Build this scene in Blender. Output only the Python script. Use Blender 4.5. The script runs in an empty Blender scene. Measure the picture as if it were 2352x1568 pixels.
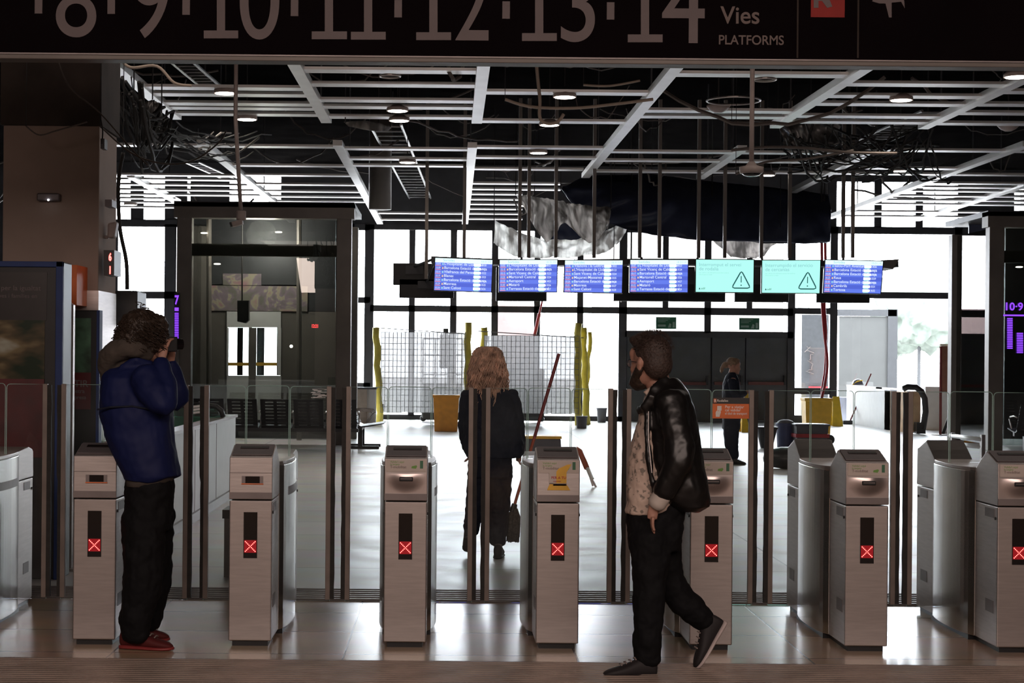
import bpy, bmesh, math, random
from mathutils import Vector, Matrix, noise
random.seed(7)
SC = bpy.context.scene
COL = SC.collection
# ------------------------------------------------------------------ camera, sky, exposure, big lights
FPX = 3900.0; CX, CY = 1025.0, 820.0; ROLL = math.radians(0.5); EYE = 1.62
cam_d = bpy.data.cameras.new('camera'); cam = bpy.data.objects.new('camera', cam_d); COL.objects.link(cam)
cam_d.sensor_width = 36.0; cam_d.lens = FPX / 2352 * 36
cam_d.shift_x = (1176 - CX) / 2352; cam_d.shift_y = -(784 - CY) / 2352
cam_d.clip_end = 500
cam.matrix_world = Matrix.Translation((0, 0, EYE)) @ Matrix.Rotation(math.pi / 2, 4, 'X') @ Matrix.Rotation(ROLL, 4, 'Z')
SC.camera = cam
SC.view_settings.view_transform = 'Standard'; SC.view_settings.look = 'None'
SC.view_settings.gamma = 1; SC.view_settings.use_curve_mapping = False
SC.view_settings.exposure = 0.3
world = bpy.data.worlds.new('sky'); SC.world = world; world.use_nodes = True
bgn = world.node_tree.nodes['Background']
bgn.inputs[0].default_value = (0.93, 0.97, 1.0, 1); bgn.inputs[1].default_value = 20.0

def area_light(name, loc, rot, sx, sy, power, color, portal=False):
    d = bpy.data.lights.new(name, 'AREA'); d.shape = 'RECTANGLE'; d.size = sx; d.size_y = sy
    d.energy = power; d.color = color
    if portal: d.cycles.is_portal = True
    o = bpy.data.objects.new(name, d); COL.objects.link(o); o.location = loc; o.rotation_euler = rot
    return o
# hall lighting of the concourse on the camera's side (ceiling luminaires behind and above the viewer)
area_light('hall_light', (0.5, -1.0, 4.6), (math.radians(28), 0, 0), 12, 2.5, 600, (1.0, 0.79, 0.70))
area_light('hall_light', (1.0, 15.5, 4.7), (0, 0, 0), 12, 2.0, 45, (1.0, 0.86, 0.76))  # added fill light over the rear hall, hidden behind the sign
area_light('sky_portal', (2.0, 44.6, 2.6), (math.radians(-90), 0, 0), 34, 5.2, 1, (1, 1, 1), True)

CR, SR = math.cos(ROLL), math.sin(ROLL)
def W(px, py, Y):
    ax, ay = px - CX, py - CY
    dx = ax * CR + ay * SR; dy = -ax * SR + ay * CR
    return Vector((dx / FPX * Y, Y, EYE - dy / FPX * Y))
def GR(px, py, z=0.0):
    ax, ay = px - CX, py - CY
    dx = ax * CR + ay * SR; dy = -ax * SR + ay * CR
    Y = (EYE - z) * FPX / dy
    return Vector((dx / FPX * Y, Y, z))

# ------------------------------------------------------------------ materials
def new_mat(name):
    m = bpy.data.materials.new(name); m.use_nodes = True
    nt = m.node_tree; return m, nt, nt.nodes, nt.links, nt.nodes['Principled BSDF']
def mat(name, col, rough=0.6, metal=0.0, var=0.12, scale=8.0, bump=0.0, emit=None, es=1.0, stretch=(1, 1, 1), spec=0.5, coat=0.0, alpha=None, sheen=0.0):
    m, nt, N, L, b = new_mat(name)
    b.inputs['Roughness'].default_value = rough; b.inputs['Metallic'].default_value = metal
    b.inputs['Specular IOR Level'].default_value = spec
    b.inputs['Coat Weight'].default_value = coat
    b.inputs['Sheen Weight'].default_value = sheen
    tc = N.new('ShaderNodeTexCoord'); mp = N.new('ShaderNodeMapping'); L.new(tc.outputs['Object'], mp.inputs[0])
    mp.inputs['Scale'].default_value = stretch
    n = N.new('ShaderNodeTexNoise'); n.inputs['Scale'].default_value = scale; n.inputs['Detail'].default_value = 5
    L.new(mp.outputs[0], n.inputs['Vector'])
    cr = N.new('ShaderNodeValToRGB')
    cr.color_ramp.elements[0].position = 0.3; cr.color_ramp.elements[1].position = 0.7
    cr.color_ramp.elements[0].color = [c * (1 - var) for c in col] + [1]
    cr.color_ramp.elements[1].color = [min(1, c * (1 + var)) for c in col] + [1]
    L.new(n.outputs['Fac'], cr.inputs[0]); L.new(cr.outputs[0], b.inputs['Base Color'])
    if bump:
        bp = N.new('ShaderNodeBump'); bp.inputs['Strength'].default_value = bump; bp.inputs['Distance'].default_value = 0.01
        L.new(n.outputs['Fac'], bp.inputs['Height']); L.new(bp.outputs[0], b.inputs['Normal'])
    if emit:
        b.inputs['Emission Color'].default_value = (*emit, 1); b.inputs['Emission Strength'].default_value = es
    if alpha is not None: b.inputs['Alpha'].default_value = alpha
    return m
def emat(name, col, s=1.0):
    m, nt, N, L, b = new_mat(name)
    b.inputs['Base Color'].default_value = (0.02, 0.02, 0.02, 1); b.inputs['Roughness'].default_value = 0.3
    b.inputs['Emission Color'].default_value = (*col, 1); b.inputs['Emission Strength'].default_value = s
    return m
def glass_mat(name, tint=(0.93, 0.97, 0.95), refl=0.06, dirt=0.0, rough=0.0, dscale=6):
    m, nt, N, L, b = new_mat(name); N.remove(b); out = N['Material Output']
    tr = N.new('ShaderNodeBsdfTransparent'); tr.inputs[0].default_value = (*tint, 1)
    gl = N.new('ShaderNodeBsdfGlossy'); gl.inputs['Roughness'].default_value = rough; gl.inputs[0].default_value = (1, 1, 1, 1)
    fr = N.new('ShaderNodeFresnel'); fr.inputs[0].default_value = 1.45
    mx = N.new('ShaderNodeMixShader')
    mt = N.new('ShaderNodeMath'); mt.operation = 'ADD'; mt.inputs[1].default_value = refl - 0.04
    L.new(fr.outputs[0], mt.inputs[0]); L.new(mt.outputs[0], mx.inputs[0]); L.new(tr.outputs[0], mx.inputs[1]); L.new(gl.outputs[0], mx.inputs[2])
    last = mx
    if dirt > 0:
        df = N.new('ShaderNodeBsdfTranslucent'); df.inputs[0].default_value = (0.8, 0.8, 0.78, 1)
        d2 = N.new('ShaderNodeBsdfDiffuse'); d2.inputs[0].default_value = (0.6, 0.58, 0.56, 1)
        m2 = N.new('ShaderNodeMixShader'); m2.inputs[0].default_value = 0.3
        L.new(df.outputs[0], m2.inputs[1]); L.new(d2.outputs[0], m2.inputs[2])
        tc = N.new('ShaderNodeTexCoord'); n = N.new('ShaderNodeTexNoise'); n.inputs['Scale'].default_value = dscale; n.inputs['Detail'].default_value = 6
        L.new(tc.outputs['Object'], n.inputs['Vector'])
        cr = N.new('ShaderNodeMapRange'); cr.inputs['From Min'].default_value = 0.35; cr.inputs['From Max'].default_value = 0.8
        cr.inputs['To Max'].default_value = dirt; L.new(n.outputs['Fac'], cr.inputs['Value'])
        m3 = N.new('ShaderNodeMixShader'); L.new(cr.outputs[0], m3.inputs[0]); L.new(mx.outputs[0], m3.inputs[1]); L.new(m2.outputs[0], m3.inputs[2])
        last = m3
    L.new(last.outputs[0], out.inputs['Surface'])
    return m
def floor_mat(name, col, mortar, bw, bh, rough, ox=0, oy=0, msize=0.006, spec=0.5):
    m, nt, N, L, b = new_mat(name)
    tc = N.new('ShaderNodeTexCoord'); mp = N.new('ShaderNodeMapping'); mp.inputs['Location'].default_value = (ox, oy, 0)
    L.new(tc.outputs['Object'], mp.inputs[0])
    br = N.new('ShaderNodeTexBrick'); br.offset = 0.0; br.squash = 1.0
    br.inputs['Color1'].default_value = (*col, 1); br.inputs['Color2'].default_value = (*[c * 0.88 for c in col], 1)
    br.inputs['Mortar'].default_value = (*mortar, 1); br.inputs['Scale'].default_value = 1.0
    br.inputs['Mortar Size'].default_value = msize; br.inputs['Brick Width'].default_value = bw; br.inputs['Row Height'].default_value = bh
    L.new(mp.outputs[0], br.inputs['Vector'])
    n = N.new('ShaderNodeTexNoise'); n.inputs['Scale'].default_value = 2.2; n.inputs['Detail'].default_value = 6
    L.new(tc.outputs['Object'], n.inputs['Vector'])
    mx = N.new('ShaderNodeMix'); mx.data_type = 'RGBA'; mx.blend_type = 'MULTIPLY'; mx.inputs[0].default_value = 0.35
    L.new(br.outputs['Color'], mx.inputs[6]); L.new(n.outputs['Color'], mx.inputs[7]); L.new(mx.outputs[2], b.inputs['Base Color'])
    mr = N.new('ShaderNodeMapRange'); mr.inputs['To Min'].default_value = rough * 0.7; mr.inputs['To Max'].default_value = rough * 1.35
    L.new(n.outputs['Fac'], mr.inputs['Value']); L.new(mr.outputs[0], b.inputs['Roughness'])
    bp = N.new('ShaderNodeBump'); bp.inputs['Strength'].default_value = 0.15; bp.inputs['Distance'].default_value = 0.004; bp.invert = True
    L.new(br.outputs['Fac'], bp.inputs['Height']); L.new(bp.outputs[0], b.inputs['Normal'])
    b.inputs['Specular IOR Level'].default_value = spec
    return m
M = {}
M['floor_front'] = floor_mat('polished_beige_stone', (0.50, 0.37, 0.26), (0.10, 0.07, 0.05), 1.26, 0.745, 0.22, 0.54, 0.45)
M['floor_rear'] = floor_mat('polished_pale_stone', (0.80, 0.79, 0.78), (0.35, 0.36, 0.38), 3.0, 1.2, 0.38, 0.3, 0.2, 0.01)
M['mat_brown'] = mat('ribbed_mat_brown', (0.30, 0.23, 0.19), 0.55, 0.2, 0.2, 5)
M['steel'] = mat('brushed_steel', (0.52, 0.47, 0.45), 0.36, 0.9, 0.08, 6, 0.03, stretch=(1, 1, 12))
M['steel_side'] = mat('polished_steel', (0.60, 0.59, 0.57), 0.2, 1.0, 0.1, 3, 0.02, stretch=(1, 1, .2))
M['steel_dark'] = mat('dark_steel_band', (0.22, 0.19, 0.185), 0.45, 0.6, 0.1, 9)
M['slope'] = mat('reader_slope_grey', (0.13, 0.11, 0.115), 0.4, 0.2, 0.1, 9)
M['black'] = mat('black_plastic', (0.012, 0.012, 0.013), 0.4, 0, 0.2, 9)
M['rubber'] = mat('black_rubber', (0.02, 0.018, 0.016), 0.75, 0, 0.3, 30, 0.2)
M['blackglass'] = mat('black_display_glass', (0.008, 0.006, 0.007), 0.15, 0, 0.1, 9)
M['led'] = emat('red_led', (1.0, 0.06, 0.05), 9.0)
M['ledglow'] = emat('red_led_matrix', (0.6, 0.0, 0.01), 0.35)
M['sticker'] = mat('cream_sticker', (0.52, 0.45, 0.40), 0.6, 0, 0.05)
M['txt_grey'] = mat('grey_print', (0.25, 0.2, 0.18), 0.6)
M['txt_green'] = mat('green_print', (0.16, 0.33, 0.07), 0.6)
M['txt_dgreen'] = mat('dark_green_print', (0.05, 0.15, 0.08), 0.6)
M['yellow'] = mat('yellow_sticker', (0.75, 0.42, 0.05), 0.6)
M['orange'] = mat('orange_print', (0.75, 0.16, 0.03), 0.5)
M['white'] = mat('white_paint', (0.72, 0.71, 0.70), 0.5, 0, 0.05)
M['txt_white'] = mat('white_print', (0.8, 0.75, 0.7), 0.6)
M['glass_leaf'] = glass_mat('gate_glass', (0.97, 0.985, 0.98), 0.02, 0.02, 0, 5)
M['glass_dirty'] = glass_mat('smeared_gate_glass', (0.95, 0.97, 0.96), 0.02, 0.03, 0, 4)
M['post'] = mat('weathered_edge_post', (0.20, 0.165, 0.145), 0.45, 0.4, 0.15, 8)
M['glass_edge'] = mat('glass_edge_green', (0.35, 0.5, 0.45), 0.1, 0, 0.1, 5)
M['pane'] = glass_mat('window_glass', (0.97, 0.98, 1.0), 0.05)
M['lift_glass'] = glass_mat('lift_shaft_glass', (0.62, 0.66, 0.64), 0.07)
M['frame_dark'] = mat('dark_window_frame', (0.05, 0.05, 0.055), 0.45, 0.3, 0.15, 3)
M['frame_brown'] = mat('brown_grey_steel', (0.16, 0.14, 0.125), 0.5, 0.2, 0.15, 2)
M['alu'] = mat('bright_aluminium', (0.9, 0.89, 0.88), 0.45, 0.5, 0.05, 3)
M['ceiling'] = mat('dark_slab', (0.006, 0.0055, 0.0055), 0.95, 0, 0.4, 1.5, 0.3, spec=0.0)
M['wall'] = mat('dark_wall', (0.07, 0.065, 0.06), 0.9, 0, 0.2, 1)
M['column'] = mat('beige_column_paint', (0.34, 0.26, 0.22), 0.8, 0, 0.07, 3, 0.05)
M['concrete'] = mat('raw_concrete', (0.045, 0.035, 0.03), 0.95, 0, 0.3, 3, 0.3)
M['sign'] = mat('sign_black', (0.007, 0.005, 0.006), 0.95, 0, 0.1, 3, spec=.0)
M['sign_txt'] = mat('sign_lettering', (0.15, 0.12, 0.122), 0.6, 0, 0.06)
M['red'] = mat('red_panel', (0.30, 0.018, 0.014), 0.7, 0, 0.1)
M['cable'] = mat('cable_black', (0.02, 0.018, 0.017), 0.6)
M['cable_grey'] = mat('cable_grey', (0.12, 0.10, 0.09), 0.6)
M['conduit'] = mat('pale_conduit', (0.4, 0.32, 0.26), 0.6)
M['galv'] = mat('galvanised_tray', (0.35, 0.35, 0.35), 0.4, 0.8, 0.2, 5)
M['lamp'] = emat('downlight_glow', (1.0, 0.86, 0.74), 14.0)
M['cctv'] = mat('camera_plastic', (0.38, 0.31, 0.29), 0.5)
M['tarp'] = mat('navy_plastic_sheet', (0.045, 0.055, 0.10), 0.3, 0, 0.3, 2, 0.25)  # base colour lifted to imitate the bright haze over the sheet
def sheet_mat(name, col, trans, rough=.35):
    m, nt, N, L, b = new_mat(name); out = N['Material Output']
    b.inputs['Base Color'].default_value = (*col, 1); b.inputs['Roughness'].default_value = rough
    tl = N.new('ShaderNodeBsdfTranslucent'); mx = N.new('ShaderNodeMixShader'); mx.inputs[0].default_value = trans
    tc = N.new('ShaderNodeTexCoord'); mp = N.new('ShaderNodeMapping'); mp.inputs['Scale'].default_value = (3, 1, .6); L.new(tc.outputs['Object'], mp.inputs[0])
    n = N.new('ShaderNodeTexNoise'); n.inputs['Scale'].default_value = 2.2; n.inputs['Detail'].default_value = 3; L.new(mp.outputs[0], n.inputs['Vector'])
    cr = N.new('ShaderNodeValToRGB'); cr.color_ramp.elements[0].position = .4; cr.color_ramp.elements[1].position = .62  # ramp paints fold shading into the colour: dark creases, bright faces
    cr.color_ramp.elements[0].color = (*[c * .25 for c in col], 1); cr.color_ramp.elements[1].color = (*[min(1, c * 1.5) for c in col], 1)
    L.new(n.outputs['Fac'], cr.inputs[0]); L.new(cr.outputs[0], tl.inputs[0])
    L.new(b.outputs[0], mx.inputs[1]); L.new(tl.outputs[0], mx.inputs[2]); L.new(mx.outputs[0], out.inputs['Surface'])
    return m
M['tarp_white'] = sheet_mat('grey_plastic_sheet', (0.42, 0.385, 0.36), 0.75)
def veil_mat(name, tcol, clear):
    m, nt, N, L, b = new_mat(name); N.remove(b); out = N['Material Output']
    tl = N.new('ShaderNodeBsdfTranslucent'); tl.inputs[0].default_value = (*tcol, 1); df = N.new('ShaderNodeBsdfDiffuse'); df.inputs[0].default_value = (.5, .49, .48, 1)
    ad = N.new('ShaderNodeMixShader'); ad.inputs[0].default_value = .25; L.new(tl.outputs[0], ad.inputs[1]); L.new(df.outputs[0], ad.inputs[2])
    tr = N.new('ShaderNodeBsdfTransparent'); mx = N.new('ShaderNodeMixShader'); mx.inputs[0].default_value = clear
    L.new(ad.outputs[0], mx.inputs[1]); L.new(tr.outputs[0], mx.inputs[2]); L.new(mx.outputs[0], out.inputs['Surface'])
    return m
M['wire'] = mat('grey_wire', (0.16, 0.16, 0.17), 0.5)
M['pole_y'] = mat('ochre_pole', (0.6, 0.5, 0.08), 0.6)
M['bin'] = mat('orange_bin_plastic', (0.85, 0.34, 0.03), 0.5)
M['bucket'] = mat('yellow_bucket_plastic', (0.85, 0.5, 0.05), 0.45)
M['yel'] = mat('yellow_plastic', (0.85, 0.55, 0.03), 0.45)
M['bluebin'] = mat('blue_bin_plastic', (0.06, 0.07, 0.17), 0.5)
M['redpl'] = mat('red_plastic', (0.45, 0.03, 0.04), 0.35)
M['dred'] = mat('dark_red_handle', (0.22, 0.03, 0.03), 0.4)
M['orh'] = mat('orange_red_handle', (0.42, 0.09, 0.04), 0.4)
M['greyp'] = mat('blue_grey_plastic', (0.10, 0.10, 0.12), 0.55)
M['mop'] = mat('grey_mop_yarn', (0.10, 0.09, 0.08), 0.95, 0, 0.4, 60, 0.4)
M['seat'] = mat('perforated_black_seat', (0.025, 0.025, 0.028), 0.4, 0.4)
M['blueframe'] = mat('blue_frame', (0.015, 0.04, 0.16), 0.6)
M['poster_dark'] = mat('dark_poster', (0.03, 0.025, 0.025), 0.3)
M['poster_red'] = mat('red_poster', (0.09, 0.01, 0.012), 0.4, 0, .4, 5)
M['green'] = mat('green_poster', (0.05, 0.12, 0.07), 0.4, 0, 0.7, 8)
M['green_sign'] = mat('green_exit_sign', (0.02, 0.13, 0.07), 0.5)
M['parapet'] = mat('white_parapet_panel', (0.62, 0.60, 0.59), 0.5, 0, 0.04)
M['door'] = mat('dark_door', (0.06, 0.063, 0.068), 0.5, 0, 0.15, 2)  # base colour raised to put the veiling haze into the doors
M['doorbar'] = mat('red_brown_bar', (0.12, 0.03, 0.025), 0.5)
M['purple'] = emat('violet_neon', (0.22, 0.05, 0.9), 1.4)
M['skin'] = mat('skin', (0.42, 0.22, 0.16), 0.55, 0, 0.08, 20)
M['skin_dark'] = mat('photographer_skin', (0.40, 0.21, 0.15), 0.55, 0, 0.08, 20)  # slightly darker skin tone than the other people
M['navy'] = mat('blue_nylon_jacket', (0.007, 0.012, 0.065), 0.65, 0, 0.12, 4, 0.3, spec=0.25)
M['hood'] = mat('taupe_hood_cloth', (0.065, 0.052, 0.043), 0.95, 0, 0.15, 25, 0.3)
M['trouser'] = mat('black_trousers', (0.005, 0.005, 0.006), 0.8, 0, 0.2, 8, 0.3, spec=0.2)
M['trouser2'] = mat('charcoal_navy_trousers', (0.006, 0.009, 0.02), 0.8, 0, 0.2, 8, 0.3, spec=0.3)
M['leather'] = mat('black_leather', (0.009, 0.008, 0.008), 0.36, 0, 0.2, 9, 0.25)
M['jacket_blk'] = mat('black_cloth_jacket', (0.012, 0.016, 0.03), 0.8, 0, 0.2, 14, 0.3, spec=0.3)
M['hair_dk'] = mat('dark_brown_hair', (0.035, 0.022, 0.015), 0.55, 0, 0.4, 60, 0.5)
M['hair_br'] = mat('brown_short_hair', (0.045, 0.028, 0.022), 0.6, 0, 0.4, 90, 0.6)
M['hair_bl'] = mat('strawberry_blond_hair', (0.62, 0.40, 0.29), 0.5, 0, 0.6, 16, 0.4)
M['hair_gb'] = mat('blond_brown_hair', (0.22, 0.14, 0.09), 0.6, 0, 0.3, 60, 0.4)
M['shoe_red'] = mat('dark_red_sneaker', (0.075, 0.004, 0.004), 0.75)
M['shoe_blk'] = mat('black_sneaker', (0.015, 0.012, 0.013), 0.7)
M['sole'] = mat('pale_rubber_sole', (0.50, 0.42, 0.40), 0.6)
M['outside'] = mat('pavement', (0.35, 0.34, 0.33), 0.9)
M['shelter'] = mat('grey_outdoor_panel', (0.038, 0.039, 0.037), 0.7, 0, 0.08, 2)
M['shelter2'] = mat('grey_outdoor_frame', (0.021, 0.022, 0.024), 0.7)
M['tree'] = mat('tree_foliage', (0.11, 0.13, 0.11), 0.9, 0, 0.4, 2)
M['bus'] = mat('pink_red_outside', (0.11, 0.075, 0.07), 0.6, 0, 0.2, 1)
M['cork'] = mat('terracotta_board', (0.30, 0.12, 0.07), 0.7)
M['beige'] = mat('beige_laminate', (0.62, 0.42, 0.24), 0.5)
M['hivis'] = mat('yellow_hivis', (0.6, 0.6, 0.1), 0.6)
# shirt with a small print
def shirt_mat():
    m, nt, N, L, b = new_mat('cream_printed_shirt')
    tc = N.new('ShaderNodeTexCoord'); v = N.new('ShaderNodeTexNoise'); v.inputs['Scale'].default_value = 32; v.inputs['Detail'].default_value = 3
    L.new(tc.outputs['Object'], v.inputs['Vector']); cr = N.new('ShaderNodeValToRGB')
    cr.color_ramp.elements[0].position = 0.53; cr.color_ramp.elements[1].position = 0.60
    cr.color_ramp.elements[0].color = (0.60, 0.46, 0.38, 1); cr.color_ramp.elements[1].color = (0.22, 0.18, 0.15, 1)
    L.new(v.outputs['Fac'], cr.inputs[0]); L.new(cr.outputs[0], b.inputs['Base Color']); b.inputs['Roughness'].default_value = 0.8
    return m
M['shirt'] = shirt_mat()
M['mesh_sheet'] = veil_mat('white_translucent_sheet', (.14, .137, .137), .03)
def mural_mat():
    m, nt, N, L, b = new_mat('faded_mural')
    tc = N.new('ShaderNodeTexCoord'); v = N.new('ShaderNodeTexNoise'); v.inputs['Scale'].default_value = 1.6; v.inputs['Distortion'].default_value = 2.5
    L.new(tc.outputs['Object'], v.inputs['Vector']); cr = N.new('ShaderNodeValToRGB'); e = cr.color_ramp.elements
    e[0].position = 0.35; e[0].color = (0.16, 0.15, 0.12, 1); e[1].position = 0.7; e[1].color = (0.34, 0.18, 0.20, 1)
    k = e.new(0.5); k.color = (0.24, 0.17, 0.22, 1); k = e.new(0.56); k.color = (0.36, 0.33, 0.22, 1)
    L.new(v.outputs['Fac'], cr.inputs[0]); L.new(cr.outputs[0], b.inputs['Base Color']); b.inputs['Roughness'].default_value = 0.6
    return m
M['mural'] = mural_mat()
def poster_mat():
    m, nt, N, L, b = new_mat('photo_poster')
    tc = N.new('ShaderNodeTexCoord'); mp = N.new('ShaderNodeMapping'); mp.inputs['Rotation'].default_value = (0, 0.5, 0); mp.inputs['Scale'].default_value = (1, 1, 2.2)
    L.new(tc.outputs['Object'], mp.inputs[0])
    v = N.new('ShaderNodeTexNoise'); v.inputs['Scale'].default_value = 2.6; v.inputs['Detail'].default_value = 3
    L.new(mp.outputs[0], v.inputs['Vector']); cr = N.new('ShaderNodeValToRGB'); e = cr.color_ramp.elements
    e[0].position = 0.36; e[0].color = (0.015, 0.03, 0.015, 1); e[1].position = 0.66; e[1].color = (0.42, 0.42, 0.34, 1)
    k = e.new(0.48); k.color = (0.10, 0.075, 0.04, 1); k = e.new(0.55); k.color = (0.22, 0.17, 0.09, 1)
    L.new(v.outputs['Fac'], cr.inputs[0]); L.new(cr.outputs[0], b.inputs['Base Color']); b.inputs['Roughness'].default_value = 0.25
    return m
M['poster'] = poster_mat()

# ------------------------------------------------------------------ mesh building
def wloc(o):
    v = Vector((0, 0, 0))
    while o is not None: v += o.location; o = o.parent
    return v
def tag(o, label=None, cat=None, group=None, kind=None):
    if label: o['label'] = label
    if cat: o['category'] = cat
    if group: o['group'] = group
    if kind: o['kind'] = kind
    return o
def thing(name, label, cat, loc=(0, 0, 0), group=None):
    o = bpy.data.objects.new(name, None); o.empty_display_size = 0.1; COL.objects.link(o); o.location = loc
    return tag(o, label, cat, group)
class MB:
    def __init__(s): s.v = []; s.f = []; s.sm = False
    def add(s, vs, fs):
        k = len(s.v); s.v += [Vector(v) for v in vs]; s.f += [tuple(i + k for i in f) for f in fs]; return s
    def box(s, x0, x1, y0, y1, z0, z1):
        return s.add([(x0, y0, z0), (x1, y0, z0), (x1, y1, z0), (x0, y1, z0), (x0, y0, z1), (x1, y0, z1), (x1, y1, z1), (x0, y1, z1)],
                     [(0, 3, 2, 1), (4, 5, 6, 7), (0, 1, 5, 4), (1, 2, 6, 5), (2, 3, 7, 6), (3, 0, 4, 7)])
    def pbox(s, x0, y0, x1, y1, Y0, Y1=None, d=0.05):
        """box whose front face covers the given pixel rectangle at depth Y0"""
        a = W(x0, y0, Y0); b = W(x1, y1, Y0); Y1 = Y0 + d if Y1 is None else Y1
        return s.box(a.x, b.x, Y0, Y1, b.z, a.z)
    def hexa(s, front, back):
        n = len(front)
        fs = [tuple(range(n)), tuple(reversed(range(n, 2 * n)))] + [(i, i + n, (i + 1) % n + n, (i + 1) % n) for i in range(n)]
        return s.add(list(front) + list(back), fs)
    def prism(s, pts, vec):
        vec = Vector(vec); return s.hexa([Vector(p) for p in pts], [Vector(p) + vec for p in pts])
    def poly(s, pix, Y, d=0.02):
        return s.prism([W(x, y, Y) for x, y in pix], (0, d, 0))
    def ring_loft(s, rings, cap=True):
        k = len(s.v); n = len(rings[0])
        for r in rings: s.v += [Vector(p) for p in r]
        for j in range(len(rings) - 1):
            for i in range(n):
                a = k + j * n + i; b = k + j * n + (i + 1) % n
                s.f.append((a, b, b + n, a + n))
        if cap:
            s.f.append(tuple(reversed(range(k, k + n)))); s.f.append(tuple(range(k + (len(rings) - 1) * n, k + len(rings) * n)))
        return s
    def tube(s, pts, r, seg=8, flat=1.0, cap=True):
        pts = [Vector(p) for p in pts]; rings = []
        rr = r if isinstance(r, (list, tuple)) else [r] * len(pts)
        prev = None
        for i, p in enumerate(pts):
            t = (pts[min(i + 1, len(pts) - 1)] - pts[max(i - 1, 0)]).normalized()
            ref = Vector((0, 1, 0)) if abs(t.y) < 0.9 else Vector((1, 0, 0))
            u = t.cross(ref).normalized(); v = t.cross(u).normalized()
            if prev is not None and u.dot(prev) < 0: u = -u; v = -v
            prev = u
            q = rr[i]; a, b = (q if isinstance(q, (list, tuple)) else (q, q * flat))
            rings.append([p + u * math.cos(2 * math.pi * j / seg) * a + v * math.sin(2 * math.pi * j / seg) * b for j in range(seg)])
        return s.ring_loft(rings, cap)
    def cyl(s, x, y, z0, z1, r, r2=None, seg=24):
        r2 = r if r2 is None else r2
        return s.ring_loft([[(x + math.cos(2 * math.pi * j / seg) * q, y + math.sin(2 * math.pi * j / seg) * q, z) for j in range(seg)] for z, q in ((z0, r), (z1, r2))])
    def lathe(s, x, y, prof, seg=24):
        return s.ring_loft([[(x + math.cos(2 * math.pi * j / seg) * q, y + math.sin(2 * math.pi * j / seg) * q, z) for j in range(seg)] for z, q in prof])
    def ell(s, c, r, seg=16, rings=10, rot=None):
        c = Vector(c); R = []
        for i in range(1, rings):
            a = math.pi * i / rings
            row = [Vector((r[0] * math.sin(a) * math.cos(2 * math.pi * j / seg), r[1] * math.sin(a) * math.sin(2 * math.pi * j / seg), -r[2] * math.cos(a))) for j in range(seg)]
            R.append([c + (rot @ p if rot else p) for p in row])
        return s.ring_loft(R)
    def slices(s, sl, Y, seg=28, e=2.4):
        """stacked super-elliptic rings: (py, x_left, x_right, depth_radius[, depth_offset])"""
        R = []
        for q in sl:
            py, xl, xr, rd = q[:4]; dy = q[4] if len(q) > 4 else 0.0
            a = W(xl, py, Y); b = W(xr, py, Y); c = (a + b) / 2; hw = (b.x - a.x) / 2
            row = []
            for j in range(seg):
                t = 2 * math.pi * j / seg; ct, st = math.cos(t), math.sin(t)
                row.append((c.x + hw * math.copysign(abs(ct) ** (2 / e), ct), Y + dy + rd * math.copysign(abs(st) ** (2 / e), st), c.z))
            R.append(row)
        return s.ring_loft(R)
    def limb(s, pts, Y, seg=16):
        """(px, py, depth_offset, radius_px[, depth_factor]) joints, rounded ends"""
        P = [W(p[0], p[1], Y) + Vector((0, p[2], 0)) for p in pts]; R = [(p[3] / FPX * Y, p[3] / FPX * Y * (p[4] if len(p) > 4 else 1)) for p in pts]
        # smooth the chain
        Q = []; RR = []
        n = len(P)
        for i in range(n - 1):
            p0 = P[max(i - 1, 0)]; p1 = P[i]; p2 = P[i + 1]; p3 = P[min(i + 2, n - 1)]
            for k in range(5):
                t = k / 5
                Q.append(0.5 * ((2 * p1) + (p2 - p0) * t + (2 * p0 - 5 * p1 + 4 * p2 - p3) * t * t + (3 * p1 - p0 - 3 * p2 + p3) * t ** 3))
                RR.append(tuple(R[i][j] * (1 - t) + R[i + 1][j] * t for j in (0, 1)))
        Q.append(P[-1]); RR.append(R[-1])
        t0 = (Q[0] - Q[1]).normalized(); t1 = (Q[-1] - Q[-2]).normalized()
        r0 = RR[0]; r1 = RR[-1]
        Q = [Q[0] + t0 * r0[0] * 0.6, Q[0] + t0 * r0[0] * 0.4] + Q + [Q[-1] + t1 * r1[0] * 0.4, Q[-1] + t1 * r1[0] * 0.6]
        RR = [tuple(q * 0.35 for q in r0), tuple(q * 0.8 for q in r0)] + RR + [tuple(q * 0.8 for q in r1), tuple(q * 0.35 for q in r1)]
        return s.tube(Q, RR, seg)
    def mesh(s, org=Vector((0, 0, 0))):
        me = bpy.data.meshes.new('m'); me.from_pydata([v - org for v in s.v], [], s.f); me.validate(); me.update()
        bm = bmesh.new(); bm.from_mesh(me); bmesh.ops.recalc_face_normals(bm, faces=bm.faces); bm.to_mesh(me); bm.free()
        return me
    def build(s, name, m, parent=None, smooth=False, bevel=0.0, label=None, cat=None, group=None, kind=None, remesh=0, disp=0, dscale=0.1, subs=0, center=False):
        org = wloc(parent) if parent is not None else Vector((0, 0, 0))
        loc = Vector((0, 0, 0))
        if parent is None and kind != 'structure' and s.v:
            xs = [v.x for v in s.v]; ys = [v.y for v in s.v]; zs = [v.z for v in s.v]
            loc = Vector(((min(xs) + max(xs)) / 2, (min(ys) + max(ys)) / 2, min(zs)))
            org = loc
        me = s.mesh(org); o = bpy.data.objects.new(name, me); COL.objects.link(o); o.location = loc
        o.data.name = name; o.data.materials.append(M[m] if isinstance(m, str) else m)
        if parent is not None: o.parent = parent
        mods = False
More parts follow.
